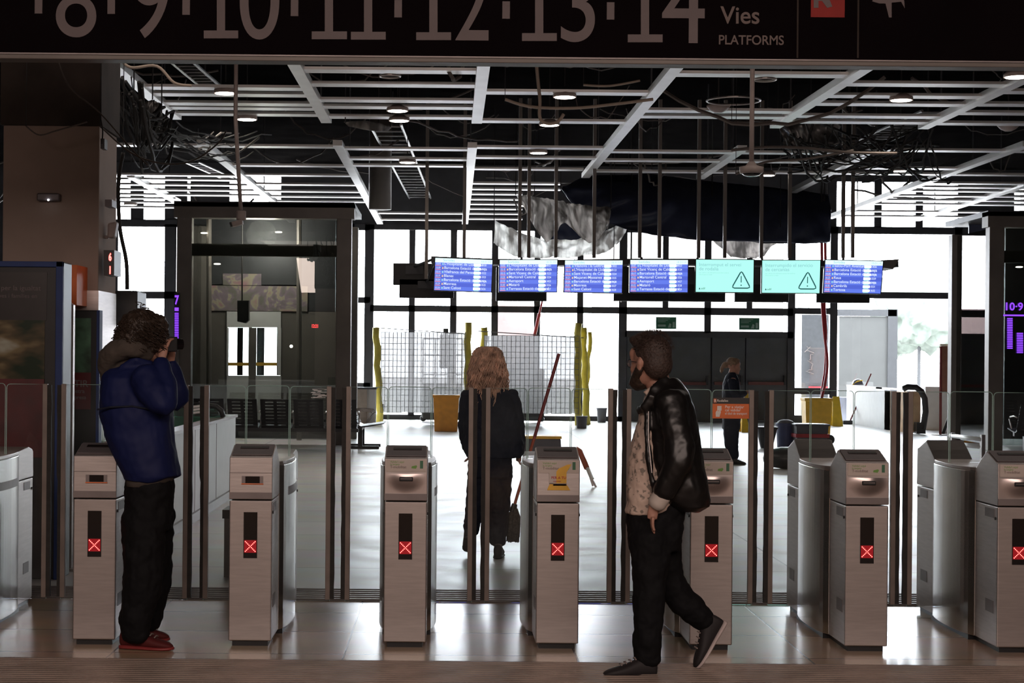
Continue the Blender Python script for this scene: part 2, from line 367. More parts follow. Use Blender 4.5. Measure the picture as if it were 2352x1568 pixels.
        if remesh:
            r = o.modifiers.new('r', 'REMESH'); r.mode = 'VOXEL'; r.voxel_size = remesh; r.use_smooth_shade = True
            k = o.modifiers.new('s', 'SMOOTH'); k.factor = 0.6; k.iterations = 3; mods = True
        if subs:
            k = o.modifiers.new('u', 'SUBSURF'); k.levels = subs; k.render_levels = subs; mods = True
        if disp:
            tx = bpy.data.textures.new('t', 'CLOUDS'); tx.noise_scale = dscale
            k = o.modifiers.new('d', 'DISPLACE'); k.texture = tx; k.strength = disp; k.mid_level = 0.5; mods = True
        if bevel:
            k = o.modifiers.new('b', 'BEVEL'); k.width = bevel; k.segments = 2; k.limit_method = 'ANGLE'; mods = True
        if mods:
            dg = bpy.context.evaluated_depsgraph_get(); me2 = bpy.data.meshes.new_from_object(o.evaluated_get(dg)); me2.name = name
            o.modifiers.clear(); o.data = me2
        if smooth or remesh or subs:
            for p in o.data.polygons: p.use_smooth = True
        return tag(o, label, cat, group, kind)
def copy_tree(o, parent=None):
    c = o.copy(); COL.objects.link(c); c.parent = parent
    for ch in list(o.children): copy_tree(ch, c)
    return c
def text_mesh(body, size, bold=0.0, sx=1.0, align='LEFT', spacing=1.0, res=3):
    cu = bpy.data.curves.new('t', 'FONT'); cu.body = body; cu.size = size; cu.offset = bold; cu.align_x = align; cu.extrude = 0.0008; cu.resolution_u = res
    cu.space_character = spacing
    o = bpy.data.objects.new('t', cu); COL.objects.link(o)
    dg = bpy.context.evaluated_depsgraph_get(); dg.update()
    me = bpy.data.meshes.new_from_object(o.evaluated_get(dg))
    vs = [Vector((v.co.x * sx, -v.co.z, v.co.y)) for v in me.vertices]; fs = [tuple(p.vertices) for p in me.polygons]
    bpy.data.objects.remove(o); bpy.data.curves.remove(cu); bpy.data.meshes.remove(me)
    return vs, fs
def add_text(mb, body, loc, size, **k):
    vs, fs = text_mesh(body, size, **k); loc = Vector(loc)
    return mb.add([v + loc for v in vs], fs)
# ------------------------------------------------------------------ the setting
BY = 44.0
def zat(px, py, Y): return W(px, py, Y).z
def wall_boxes(mb, rects, Y, d):
    """pixel rects (x0,x1,y0,y1) set square in a vertical plane"""
    for x0, x1, y0, y1 in rects:
        xc = (x0 + x1) / 2; yc = (y0 + y1) / 2
        mb.box(W(x0, yc, Y).x, W(x1, yc, Y).x, Y, Y + d, zat(xc, y1, Y), zat(xc, y0, Y))
    return mb
XL, XR, ZC = -15.0, 19.0, 6.6
MB().box(XL, XR, -6, 11.24, -0.1, 0).build('floor', 'floor_front', kind='structure')
MB().box(XL, XR, 11.83, BY, -0.1, 0).build('floor', 'floor_rear', kind='structure')
t = MB()
t.box(XL, XR, 11.24, 11.83, -0.1, 0.004)
for i in range(6): t.box(XL, XR, 11.27 + i * 0.095, 11.30 + i * 0.095, 0.004, 0.012)
t.build('trim_1', 'steel_dark', kind='structure')
t = MB()
Y = 4.6
t.box(XL, XR, 4.5, 9.02, 0, 0.004)
while Y < 9.0:
    t.box(XL, XR, Y, Y + 0.028, 0.004, 0.012); Y += 0.052
t.build('trim_2', 'mat_brown', kind='structure')
MB().box(XL, XR, -6, BY + 0.4, ZC, ZC + 0.2).build('ceiling', 'ceiling', kind='structure')
MB().box(XL - .2, XL, -6, BY + 0.4, -0.1, ZC).build('wall_left', 'wall', kind='structure')
MB().box(XR, XR + .2, -6, BY + 0.4, -0.1, ZC).build('wall_right', 'wall', kind='structure')
MB().box(XL, XR, -6.2, -6, -0.1, ZC).build('wall_behind', 'wall', kind='structure')
# back wall: dark solid parts around the glazing (upper band, pockets between upper windows)
t = MB()
ztop = zat(1200, 519, BY); zsill = zat(1200, 966, BY)
ux = [(262, 300), (330, 378), (430, 437), (527, 645), (1922, 2012), (2023, 2106), (2118, 2200), (2330, 2352)]
edges = []
last = XL
for a, b in ux:
    xa, xb = W(a, 480, BY).x, W(b, 480, BY).x
    t.box(last, xa, BY, BY + .3, ztop, ZC); last = xb
    t.box(xa, xb, BY, BY + .3, zat(1200, 410, BY), ZC)
t.box(last, XR, BY, BY + .3, ztop, ZC)
t.box(XL, W(250, 700, BY).x, BY, BY + .3, 0, ztop)
t.box(W(2300, 700, BY).x, XR, BY, BY + .3, 0, ztop)
t.build('wall_back', 'frame_dark', kind='structure')
def window(n, frame, pane, color='frame_dark', d=0.16):
    frame = [(a - 1.6, b + 1.6, c, e) if b - a < 30 else (a, b, c - 1.2, e + 1.2) for a, b, c, e in frame]
    r = wall_boxes(MB(), frame, BY - 0.02, d).build('window_%d' % n, color, kind='structure')
    for p in pane:
        wall_boxes(MB(), [p], BY + 0.05, 0.012).build('window_pane', 'pane', r)
    return r
window(1, [(250, 410, 505, 519), (250, 410, 670, 684), (262, 268, 519, 965), (378, 402, 515, 990), (408, 440, 505, 990), (250, 410, 960, 990)], [(268, 378, 519, 670), (268, 378, 684, 960)])
window(2, [(700, 812, 505, 990), (805, 850, 515, 527), (805, 850, 683, 694), (838, 856, 515, 968), (805, 850, 880, 968)], [(812, 838, 527, 683), (812, 838, 694, 880)])
V3 = [(940, 951), (1035, 1047), (1130, 1142), (1228, 1239), (1327, 1338)]
window(3, [(850, 1440, 515, 528), (850, 1440, 704, 716), (850, 1440, 955, 970)] + [(a, b, 528, 955) for a, b in V3] + [(1423, 1438, 515, 970)], [(856, 1423, 528, 955)])
window(4, [(1436, 1822, 522, 534), (1436, 1822, 708, 722), (1436, 1822, 762, 774), (1524, 1534, 534, 708), (1620, 1632, 534, 765), (1717, 1727, 534, 708), (1811, 1825, 520, 970)], [(1438, 1811, 534, 762)])
window(5, [(1822, 1922, 522, 534), (1825, 1908, 708, 720), (1825, 1908, 892, 904), (1908, 1922, 520, 970), (1825, 1910, 955, 972)], [(1825, 1908, 534, 955)])
window(6, [(1920, 2205, 522, 536), (1922, 2195, 672, 684), (2193, 2207, 520, 992)], [(1922, 2193, 536, 990)])
window(7, [(2205, 2300, 522, 560), (2205, 2300, 716, 728), (2262, 2300, 520, 992)], [(2207, 2262, 560, 760)])
window(8, [(2010, 2024, 405, 522), (2105, 2119, 405, 522)], [(1922, 2012, 405, 519), (2023, 2106, 405, 519), (2118, 2200, 405, 519)])
# dark service doors
def leaf(n, x0, x1):
    r = wall_boxes(MB(), [(x0, x1, 774, 966)], BY + 0.04, 0.07).build('door_%d' % n, 'door', kind='structure', bevel=0.01)
    wall_boxes(MB(), [(x0 + 6, x1 - 6, 877, 884)], BY - 0.06, 0.05).build('door_push_bar', 'doorbar', r, label='red-brown horizontal panic bar')
    wall_boxes(MB(), [(x1 - 10, x1 - 5, 862, 884)], BY - 0.08, 0.1).build('door_latch', 'black', r)
    return r
wall_boxes(MB(), [(1436, 1815, 768, 966)], BY + .14, .04).build('door_light_block', 'frame_dark', kind='structure')  # unseen backing added to block sky light between the door leaves
for i, (a, b) in enumerate([(1439, 1532), (1534, 1632), (1635, 1711), (1713, 1811)]): leaf(i + 1, a, b)
wall_boxes(MB(), [(1432, 1438, 774, 968), (1436, 1815, 966, 972)], BY, 0.12).build('trim_3', 'frame_dark', kind='structure')
# pavement and pale things outside
MB().box(-60, 70, BY + .4, 140, -0.12, -0.05).build('floor_outside', 'outside', kind='structure')
MB().box(W(1400, 600, 75).x, W(1800, 600, 75).x, 75, 84, -0.05, 9.5).build('building', mat('pale_facade', (0.11, 0.10, 0.09), 0.9), label='pale cream building facade seen through the windows above the dark doors', cat='building')
t = MB(); t.pbox(1142, 700, 1238, 948, 56, d=2.5)
t.build('coach', 'bus', label='pale red coach standing outside the window behind the mesh screens', cat='vehicle')
r = thing('street_shelter', 'big grey advertising shelter panel standing outside the right-hand window', 'shelter', W(1990, 890, 52))
def zb(px, py, Y, x1, y1, d=0.1): return MB().pbox(px, py, x1, y1, Y, d=d)
o = zb(1928, 726, 52, 2040, 952, 0.12); o.build('panel', 'shelter', r)
t = MB(); t.pbox(1924, 710, 2060, 726, 51.95, d=.3); t.pbox(2040, 710, 2060, 954, 51.95, d=.3); t.build('frame', 'shelter2', r)
r = thing('street_notice', 'pale scribbled panel outside the narrow window left of the grey shelter', 'panel', W(1876, 900, 47))
zb(1842, 722, 47, 1912, 964, .06).build('board', mat('pale_board', (0.065, 0.068, 0.071), .6), r)
t = MB()
random.seed(3)
p = W(1850, 860, 46.97)
pts = [W(1848 + random.uniform(0, 22), 795 + i * 3.2 + random.uniform(-6, 6), 46.97) for i in range(22)]
t.tube(pts, 0.012, 5); t.build('scribble', 'cable_grey', r, label='dark scribble of spray paint')
zb(1858, 887, 46.9, 1905, 902, .05).build('red_band', 'redpl', r)
for i, (px, py, rr) in enumerate([(2112, 700, 1.7), (2190, 700, 1.7), (2045, 760, 1.2)]):
    Y = 70 + i * 6
    c = W(px, py, Y); t = MB(); t.ell(c, (rr, rr, rr * 1.1), 20, 12)
    tr = thing('tree', ['pale green tree outside the right window, the fullest of the three crowns', 'pale tree outside, closest to the right edge of the big right window', 'small pale tree outside directly right of the grey shelter'][i], 'tree', (c.x, Y, -0.05), 'trees outside')
    t.build('crown', 'tree', tr, disp=1.2, dscale=.5, subs=1)
    MB().cyl(c.x, Y, -0.05, c.z - rr * .5, .08, .06, 10).build('trunk', 'shelter2', tr)

# ------------------------------------------------------------------ ticket gates
GY = 9.46
def gate_outline(x, rad=True):
    pass
def make_gate(kind, label, group='ticket gates in a row', high=False):
    g = thing('ticket_gate', label, 'ticket gate', (0, 0, 0), group)
    L_ = 1.62; hw = 0.119
    # plinth
    t = MB(); t.box(-hw + .02, hw - .02, 0.02, L_ - .02, 0, 0.03); t.box(-.14, .14, .45, 1.2, 0, .03); t.build('plinth', 'black', g)
    # front and rear columns (steel boxes) below the heads
    for nm, y0, y1 in (('front_column', 0.0, 0.40), ('rear_column', L_ - 0.40, L_)):
        MB().box(-hw, hw, y0, y1, 0.03, 0.812).build(nm, 'steel', g, bevel=0.006)
    # bulging middle housing
    ys = [0.40 + i * (L_ - 0.8) / 16 for i in range(17)]
    def half(y):
        u = (y - 0.40) / (L_ - 0.8); return 0.121 + 0.050 * math.sin(math.pi * min(1, max(0, u))) ** 0.55
    outl = [(half(y), y) for y in ys] + [(-half(y), y) for y in reversed(ys)]
    MB().prism([(x, y, 0.03) for x, y in outl], (0, 0, 0.955)).build('middle_housing', 'steel_side', g, smooth=False, bevel=0.004)
    MB().prism([(x * .96, y, 0.985) for x, y in outl], (0, 0, 0.022)).build('housing_lid', 'steel', g, bevel=0.004)
    MB().prism([(x * 1.006, y, 0.80) for x, y in outl[3:14]] + [(x * .99, y, 0.80) for x, y in reversed(outl[3:14])], (0, 0, 0.05)).build('side_band', 'steel_dark', g)
    # heads: profile in the Y-Z plane extruded across
    prof = [(0.0, 0.818), (-0.004, 0.85), (0.0, 1.053), (0.035, 1.060), (0.205, 1.112), (0.30, 1.06), (0.40, 1.0), (0.41, 0.818)]
    prof2 = prof if high else [(0.0, 0.818), (-0.004, 0.85), (0.0, 0.985), (0.03, 1.0), (0.12, 1.018), (0.40, 1.0), (0.41, 0.818)]
    for nm, f, pf in (('front_head', lambda y: y, prof), ('rear_head', lambda y: L_ - y, prof2)):
        MB().prism([(-hw - .001, f(y), z) for y, z in pf], (2 * hw + .002, 0, 0)).build(nm, 'steel', g, bevel=0.004, label='brushed steel hood with sloping top')
        # band under the head
    for sgn, f in ((1, lambda y: y), (-1, lambda y: L_ - y)):
        n1 = 'front' if sgn == 1 else 'rear'
        a, b = sorted((f(-0.006), f(0.0)))
        MB().box(-hw, hw, a, b, 0.822, 0.858).build(n1 + '_band', 'steel_dark', g)
        if sgn == -1 and not high: continue
        pl = [(-hw + .008, f(0.04), 1.0635), (hw - .008, f(0.04), 1.0635), (hw - .008, f(0.20), 1.1125), (-hw + .008, f(0.20), 1.1125)]
        p = MB().prism(pl, (0, 0, 0.004)).build(n1 + '_reader_plate', 'slope', g)
        sl = [(-.075, f(0.13), 1.0945), (.085, f(0.13), 1.0945), (.085, f(0.16), 1.104), (-.075, f(0.16), 1.104)]
        MB().prism(sl, (0, 0, 0.0035)).build('card_slot', 'blackglass', p)
    # display on front column
    d = MB().box(-.038, .038, -0.004, 0.0, 0.492, 0.748).build('light_panel', 'blackglass', g)
    gl = MB().box(-.034, .034, -0.0048, -0.004, 0.522, 0.592).build('glow_field', 'ledglow', d)
    t = MB()
    for i in range(9):
        u = (i - 4) / 4
        for s in (-1, 1):
            if i == 4 and s == 1: continue
            t.ell((u * 0.027, -0.006, 0.557 + s * u * 0.027), (.0031, .002, .0031), 8, 6)
    t.build('led_cross', 'led', d, label='glowing red cross of small lights')
    # front face of head
    if kind == 'A':
        MB().box(-hw, hw, -0.0045, -0.003, 0.9655, 0.968).build('seam_line', 'steel_dark', g)
        q = MB().box(-.050, .068, -0.009, -0.003, 0.905, 0.949).build('display_bezel', 'steel_dark', g)
        MB().box(-.030, .050, -0.0105, -0.009, 0.910, 0.947).build('small_display', 'blackglass', q)
        MB().box(-.052, .070, -0.0105, -0.009, 0.9025, 0.908).build('orange_strip', 'orange', q)
    else:
        s_ = MB().box(-hw + .008, hw - .008, -0.0055, -0.003, 0.980, 1.048).build('sticker', 'sticker', g, label='cream information sticker')
        t = MB(); add_text(t, "Valida't aquí", (-.088, -0.0058, 1.030), 0.016); add_text(t, "la targeta", (-.088, -0.0058, 1.017), 0.014); t.build('sticker_text', 'txt_green', s_)
        t = MB(); add_text(t, "T-mobilitat", (-.088, -0.0058, 1.0), 0.02, bold=0.0004); t.build('sticker_title', 'txt_grey', s_)
        MB().box(.078, .095, -0.0065, -0.0055, 0.999, 1.042).build('green_mark', 'txt_dgreen', s_)
        MB().prism([(.030, -0.0065, 1.0), (.055, -0.0065, 0.998), (.062, -0.0065, 1.010), (.058, -0.0065, 1.017), (.032, -0.0065, 1.011)], (0, .001, 0)).build('green_card_mark', 'txt_green', s_)
        # dished area around the ticket mouth
        if kind == 'Y': dish = False
        else: dish = True
        N_ = 24; bm = MB(); vs = []
        for j in range(N_ + 1):
            for i in range(N_ + 1):
                x = -hw + .004 + (2 * hw - .008) * i / N_; z = 0.862 + 0.108 * j / N_
                r = math.hypot((x) / .115, (z - 0.945) / .085)
                vs.append((x, -0.004 - 0.022 * max(0, math.cos(min(1, r) * math.pi / 2)) ** 2, z))
        bm.add(vs, [(j * (N_ + 1) + i, j * (N_ + 1) + i + 1, (j + 1) * (N_ + 1) + i + 1, (j + 1) * (N_ + 1) + i) for j in range(N_) for i in range(N_)])
        if dish: bm.build('dished_plate', mat('dished_steel', (0.60, 0.52, 0.50), 0.33, 0.95, 0.06, 6) if 'dished_steel' not in bpy.data.materials else bpy.data.materials['dished_steel'], g, smooth=True)
        if dish: q = MB().box(-.036, .040, -0.034, -0.02, 0.929, 0.953).build('ticket_mouth', 'black', g, bevel=0.004)
        if dish: MB().box(-.030, .034, -0.0355, -0.034, 0.941, 0.945).build('ticket_slit', 'steel_dark', q)
        if kind == 'Y':
            t = MB(); yy = -0.0075
            t.prism([(-.03, yy, .91), (.045, yy, .91), (.045, yy, .985), (.072, yy, 1.03), (.05, yy, 1.028), (.0, yy, 1.005), (-.02, yy, .975)], (0, .0012, 0))
            t.prism([(-.062, yy, .885), (.066, yy, .885), (.055, yy, .905), (.04, yy, .922), (-.045, yy, .922), (-.055, yy, .905)], (0, .0012, 0))
            q = t.build('yellow_sticker', 'yellow', g, label='torn yellow warning sticker')
            MB().box(-.052, -.012, yy - .0006, yy, .925, .99).build('white_sticker_patch', 'sticker', q)
            t = MB(); add_text(t, "PER A TU", (-.04, yy - .001, .948), 0.02, bold=0.0003); add_text(t, "seguretat", (-.03, yy - .001, .932), 0.012); t.build('sticker_lettering', 'redpl', q)
            MB().box(-.05, .045, yy - .001, yy, .919, .9235).build('sticker_line', 'txt_grey', q)
    # side details: seam, label plates, lock
    for s in (-1, 1):
        a, b = sorted((s * hw, s * (hw + .002)))
        for y0 in (0.06, L_ - 0.24):
            MB().box(a, b, y0, y0 + .16, 0.745, 0.795).build('side_label_plate', 'steel_dark', g); MB().box(a, b, y0, y0 + .14, 0.21, 0.28).build('side_label_plate', 'steel_dark', g)
        for y0 in (0.035, L_ - 0.035): MB().tube([(s * hw, y0, .745), (s * (hw + .006), y0, .745)], .008, 10).build('side_lock', 'black', g)
    # glass: fixed screen above the housing and one leaf to each side
    gy = 0.87
    def pane(x0, x1, z0, z1, round_l, round_r, nm, m):
        r = 0.022; pts = [(x0, gy, z0), (x1, gy, z0)]
        pts += [(x1 - r + r * math.cos(a * math.pi / 8), gy, z1 - r + r * math.sin(a * math.pi / 8)) for a in range(5)] if round_r else [(x1, gy, z1)]
        pts += [(x0 + r - r * math.sin(a * math.pi / 8), gy, z1 - r + r * math.cos(a * math.pi / 8)) for a in range(5)] if round_l else [(x0, gy, z1)]
        p = MB().prism(pts, (0, 0.010, 0)).build(nm, m, g)
        e = MB(); q = [Vector(a) + Vector((0, .005, 0)) for a in pts]
        e.tube(q[1:] + [q[0]], 0.0022, 4); e.build('glass_edge', 'glass_edge', p)
        return p
    pane(-.128, .128, 1.008, 1.437, True, True, 'fixed_glass_screen', 'glass_leaf')
    for s in (-1, 1):
        x0, x1 = sorted((s * .136, s * .385)); f = MB
        p = pane(x0, x1, 0.13, 1.434, s > 0 and False or s < 0 and False or s > 0, s < 0, 'glass_leaf', 'glass_dirty' if kind in 'AY' else 'glass_leaf')
        a, b = sorted((s * .358, s * .387))
        MB().box(a, b, gy - .012, gy + .022, 0.14, 1.437).build('edge_post', 'post', p, bevel=0.002)
        random.seed(int(abs(s * 10)) + len(label)); rings = []
        for i in range(34):
            z = 0.145 + (1.43 - 0.145) * i / 33
            wv = 0.0245 + 0.004 * noise.noise(Vector((i * .35, s * 3 + len(label), 0)))
            if kind == 'A' and s < 0 and z < .9: wv -= 0.006 * (z < .85)
            xi, xo = s * .387, s * (.387 + wv)
            rings.append([(xi, gy - .01, z), (xo, gy - .01, z), (xo, gy + .02, z), (xi, gy + .02, z)])
        MB().ring_loft(rings).build('rubber_seal', 'rubber', p)
        if kind == 'S' and s > 0:
            ax0, ax1 = .136, .360
            q = MB().box(ax0, ax1, gy - .004, gy - .001, 1.262, 1.388).build('orange_notice', 'orange', p, label='orange notice with black header')
            MB().box(ax0, ax1, gy - .006, gy - .004, 1.352, 1.388).build('black_header', 'black', q)
            MB().box(ax0 + .006, ax0 + .022, gy - .0075, gy - .006, 1.358, 1.382).build('orange_square', 'orange', q)
            t = MB(); add_text(t, 'R', (ax0 + .008, gy - .008, 1.361), .024, bold=.0006); add_text(t, 'Rodalies', (ax0 + .026, gy - .0075, 1.364), .02, bold=.0002)
            add_text(t, 'Per a viatjar', (ax0 + .075, gy - .005, 1.325), .024, bold=.0002); add_text(t, 'cal validar', (ax0 + .075, gy - .005, 1.306), .024, bold=.0002); add_text(t, 'el títol de transport', (ax0 + .075, gy - .005, 1.286), .0225, bold=.0002, sx=.75)
            # pictogram: hand holding a card
            c0 = ax0 + .02
            t.box(c0 + .008, c0 + .034, gy - .0055, gy - .004, 1.310, 1.338)
            t.prism([(c0, gy - .006, 1.272), (c0 + .022, gy - .006, 1.272), (c0 + .030, gy - .006, 1.300), (c0 + .026, gy - .006, 1.318), (c0 + .018, gy - .006, 1.306), (c0 + .004, gy - .006, 1.310), (c0 - .002, gy - .006, 1.296)], (0, .002, 0))
            t.build('notice_lettering', 'txt_white', q)
    return g
labels = [
 ('N', -139, 'steel ticket gate cut off by the left photo edge beside the tall advertising panel'),
 ('A', 215, 'steel ticket gate with small black display, directly left of the photographer in blue'),
 ('A', 573, 'steel ticket gate with small black display standing right of the photographer in blue'),
 ('N', 929, 'steel ticket gate with clean cream sticker, left of the blond woman with mop'),
 ('Y', 1279, 'steel ticket gate with torn yellow warning sticker, right of the blond woman'),
 ('S', 1632, 'steel ticket gate half hidden behind the striding man, orange notice on its glass'),
 ('N', 1989, 'steel ticket gate showing its left flank, first one right of the striding man'),
 ('N', 2338, 'steel ticket gate cut off by the right photo edge')]
protoN = protoH = None
GATES = []
for k, px, lb in labels:
    hi = px > 1900
    src = protoH if hi else protoN
    if k == 'N' and src is not None:
        g = copy_tree(src); g['label'] = lb
    else:
        g = make_gate(k, lb, high=hi)
        if k == 'N' and hi: protoH = g
        elif k == 'N': protoN = g
    GATES.append((g, px))
for g, px in GATES: g.location = (W(px, 1484 + (px - 930) * .0087, GY).x, GY, 0)
# white scratches on the leaf right of the second display gate
random.seed(5); t = MB(); gx = GATES[2][0].location.x; gy = GY + .865
for i in range(26):
    z = 1.365 + random.random() * .055; x = gx + .26 + random.random() * .05
    t.box(x, x + .02 + random.random() * .05, gy - .001, gy, z, z + .0025)
for ch in GATES[2][0].children:
    if ch.name.startswith('glass_leaf') and max(v.co.x for v in ch.data.vertices) > .2: t.build('scratch_marks', 'white', ch, label='white scribbled scratches')
# ------------------------------------------------------------------ overhead platform sign
SY = 9.6
sg = thing('platform_sign', 'long black overhead sign listing platforms 7 to 14 in grey numerals', 'sign', W(1176, 150, SY))
t = MB(); a = W(-260, 120, SY); b = W(2620, 150, SY)
zb_ = W(1176, 136, SY).z; t.box(a.x, b.x, SY, SY + .22, zb_, zb_ + .78); t.build('sign_board', 'sign', sg)
t = MB(); t.box(a.x, b.x, SY - .03, SY + .10, zb_ - .026, zb_); t.build('lower_rail', 'frame_brown', sg, bevel=.004)
t = MB(); t.box(a.x, b.x, SY - .012, SY, zb_ + .004, zb_ + .012); t.build('rail_lip', 'steel_dark', sg)
S_ = FPX / SY
def sx_(px, py): return W(px, py, SY).x
def digits(body, x0, x1, ybase, H=176, bold=0.0):
    vs, fs = text_mesh(body, 1.0, bold=bold, res=10)
    xs = [v.x for v in vs]; zs = [v.z for v in vs]
    base = W((x0 + x1) / 2, ybase, SY); w = (x1 - x0) / S_; h = H / S_
    mnz = min(zs); kx = w / (max(xs) - min(xs)); kz = h / (max(zs) - mnz); mx = min(xs)
    o = W(x0, ybase, SY).x
    return [Vector(((v.x - mx) * kx + o, SY - .002 + v.y, (v.z - mnz) * kz + base.z)) for v in vs], fs
for body, x0, x1, yb in (('7', -95, 20, 81), ('8', 128, 221, 86), ('9', 303, 387, 88), ('1', 468, 547, 88), ('0', 550, 641, 91), ('1', 716, 797, 90), ('1', 806, 886, 91), ('1', 956, 1036, 92), ('2', 1046, 1122, 93), ('1', 1199, 1279, 94), ('3', 1288, 1366, 97), ('1', 1442, 1522, 97), ('4', 1520, 1618, 99)):
    if body == '1':
        m = MB(); m.poly([(x0, yb), (x0, yb - 18), (x0 + 30, yb - 18), (x0 + 30, yb - 150), (x0 + 4, yb - 138), (x0 + 4, yb - 156), (x0 + 34, yb - 176), (x0 + 49, yb - 176), (x0 + 49, yb - 18), (x1, yb - 18), (x1, yb)], SY - .003, .0025)
        m.build('numeral', 'sign_txt', sg); continue
    vs, fs = digits(body, x0, x1, yb); MB().add(vs, fs).build('numeral', 'sign_txt', sg)
for x0, yb in ((80, 31), (247, 32), (419, 34), (668, 37), (906, 40), (1154, 43), (1394, 45)):
    MB().pbox(x0, yb - 40, x0 + 17, yb, SY - .003, d=.003).build('separator_dot', 'sign_txt', sg)
for body, x0, x1, yb, H in (('Vies', 1654, 1744, 55, 40), ('PLATFORMS', 1651, 1800, 103, 22)):
    vs, fs = digits(body, x0, x1, yb, H, 0.012); MB().add(vs, fs).build('lettering', mat('sign_lettering_dim', (.16, .12, .11), .6) if body == 'Vies' else bpy.data.materials['sign_lettering_dim'], sg)
for x0 in (1832, 1971): MB().pbox(x0, -150, x0 + 1.5, 133, SY - .003, d=.003).build('divider_line', 'concrete', sg)
q = MB().pbox(1863, -35, 1940, 40, SY - .004, d=.004).build('red_logo', 'red', sg, label='red square emblem with pale letter')
t = MB(); t.poly([(1869, -20), (1880, -20), (1880, 18), (1869, 18)], SY - .006, .003); t.poly([(1880, -14), (1900, -14), (1912, 15), (1900, 18), (1888, 2), (1880, 2)], SY - .006, .003); t.build('red_logo_letter', 'sign_txt', q)
t = MB(); t.poly([(2003, 3), (2020, 8), (2034, 8), (2042, 40), (2048, 40), (2048, 6), (2070, 4), (2078, 19), (2077, 2), (2060, -30), (2020, -30)], SY - .004, .003); t.build('plane_pictogram', 'sign_txt', sg)

# ------------------------------------------------------------------ open ceiling grid at 5 m
ZG = 5.0
def GC(px, py): return GR(px, py, ZG)
def bay(label, rails, slats, name='ceiling_grid'):
    pts = [GC(*p) for r in rails for p in r[:2]] + [GC((x0 + x1) / 2, y) for x0, x1, y in slats]
    c = sum(pts, Vector()) / len(pts)
    g = thing(name, label, 'ceiling grid', (c.x, c.y, ZG), 'bays of the open metal ceiling grid')
    for p, q in rails:
        a, b = GC(*p), GC(*q); xm = None
        w = .075
        MB().prism([(a.x - w, a.y, ZG - .03), (a.x + w, a.y, ZG - .03), (b.x + w, b.y, ZG - .03), (b.x - w, b.y, ZG - .03)], (0, 0, .09)).build('rail', 'alu', g)
        h = MB()
        for k in (.2, .8):
            p_ = a.lerp(b, k); h.tube([(p_.x, p_.y, ZG + .06), (p_.x, p_.y, ZC)], .012, 6)
            h.build('hanger_rod', 'frame_dark', g); h = MB()
    for x0, x1, y in slats:
        a, b = GC(x0, y), GC(x1, y); Yc = (a.y + b.y) / 2; w = .13
        MB().box(a.x, b.x, Yc - w, Yc + w, ZG, ZG + .035).build('slat', 'alu', g)
A = lambda y: 240 + 1.179 * (y - 130)
B = lambda y: 672 + .54 * (y - 138)
C_ = lambda y: 1111 - .125 * (y - 145)
D = lambda y: 1557 - .817 * (y - 148)
E = lambda y: 1997 - 1.536 * (y - 150)
F = lambda y: 2352 - 2.07 * (y - 180)
bay('bright ceiling grid bay nearest the sign on the left, above the beige column', [((240, 130), (405, 270)), ((672, 138), (750, 278))], [(A(y), B(y), y) for y in (204, 219, 240, 250, 264)])
bay('bright ceiling grid bay nearest the sign with five close slats, left of centre', [((1111, 145), (1095, 279))], [(B(y), C_(y), y) for y in (165, 197, 233, 248, 271)])
bay('ceiling grid bay with two slats and a long slanting rail, in the centre', [((1557, 148), (1345, 405))], [(C_(y), D(y), y) for y in (215, 281)])
bay('ceiling grid bay nearest the sign behind the hanging dome camera', [((1997, 150), (1780, 290))], [(D(y), E(y), y) for y in (174, 257, 270)])
bay('wide bright ceiling grid bay nearest the sign, right of the dome camera pole', [((2360, 178), (2120, 292))], [(E(y), F(y), y) for y in (157, 196, 223, 241, 269, 282)])
bay('ceiling grid bay nearest the sign at the right photo edge', [((2560, 215), (2380, 290))], [(F(y), 2450, y) for y in (213, 242, 262, 286)])
B2 = lambda y: 462 + 1.23 * (y - 328)
C2 = lambda y: 775 + .54 * (y - 330)
D2 = lambda y: 1085 - .1 * (y - 335)
bay('far ceiling grid bay between the beige column and the glass lift shaft', [((300, 404), (408, 465))], [(268, B2(y), y) for y in (404, 414, 426, 438, 449)] + [(268, 405, y) for y in (457, 466, 477)])
bay('far ceiling grid bay above the left glass lift shaft', [((462, 328), (632, 466)), ((775, 330), (873, 512))], [(268, C2(338), 337)] + [(B2(y), C2(y), y) for y in (382, 404, 425, 441, 453, 464)])
bay('far ceiling grid bay left of the hanging black plastic', [((1085, 335), (1068, 512))], [(C2(y), D2(y), y) for y in (344, 367, 382, 491, 506)])
bay('far ceiling grid bay behind the bunched grey plastic, with many close slats', [], [(D2(y), 1385, y) for y in (341, 364)] + [(D2(390), 1340, 390)] + [(D2(y), 1288, y) for y in (423, 436)] + [(D2(y), 1200, y) for y in (447, 459, 470, 481, 492, 504)])
bay('far ceiling grid bay above the big navy plastic sheet', [((1705, 342), (1608, 408)), ((2012, 342), (1822, 440))], [(1385, 2000, y) for y in (352,)] + [(1365, 1960, y) for y in (372, 397)])
G2 = lambda y: 2360 - 2.64 * (y - 332)
bay('far ceiling grid bay at the right, crossed by two long slanting rails', [((2360, 332), (1905, 500)), ((2360, 424), (2105, 505))], [(2005, 2420, 348), (1965, 2200, 388), (1950, 2420, 402)] + [(G2(y), 2420, y) for y in (423, 432, 441, 452, 462, 471, 488, 499)])

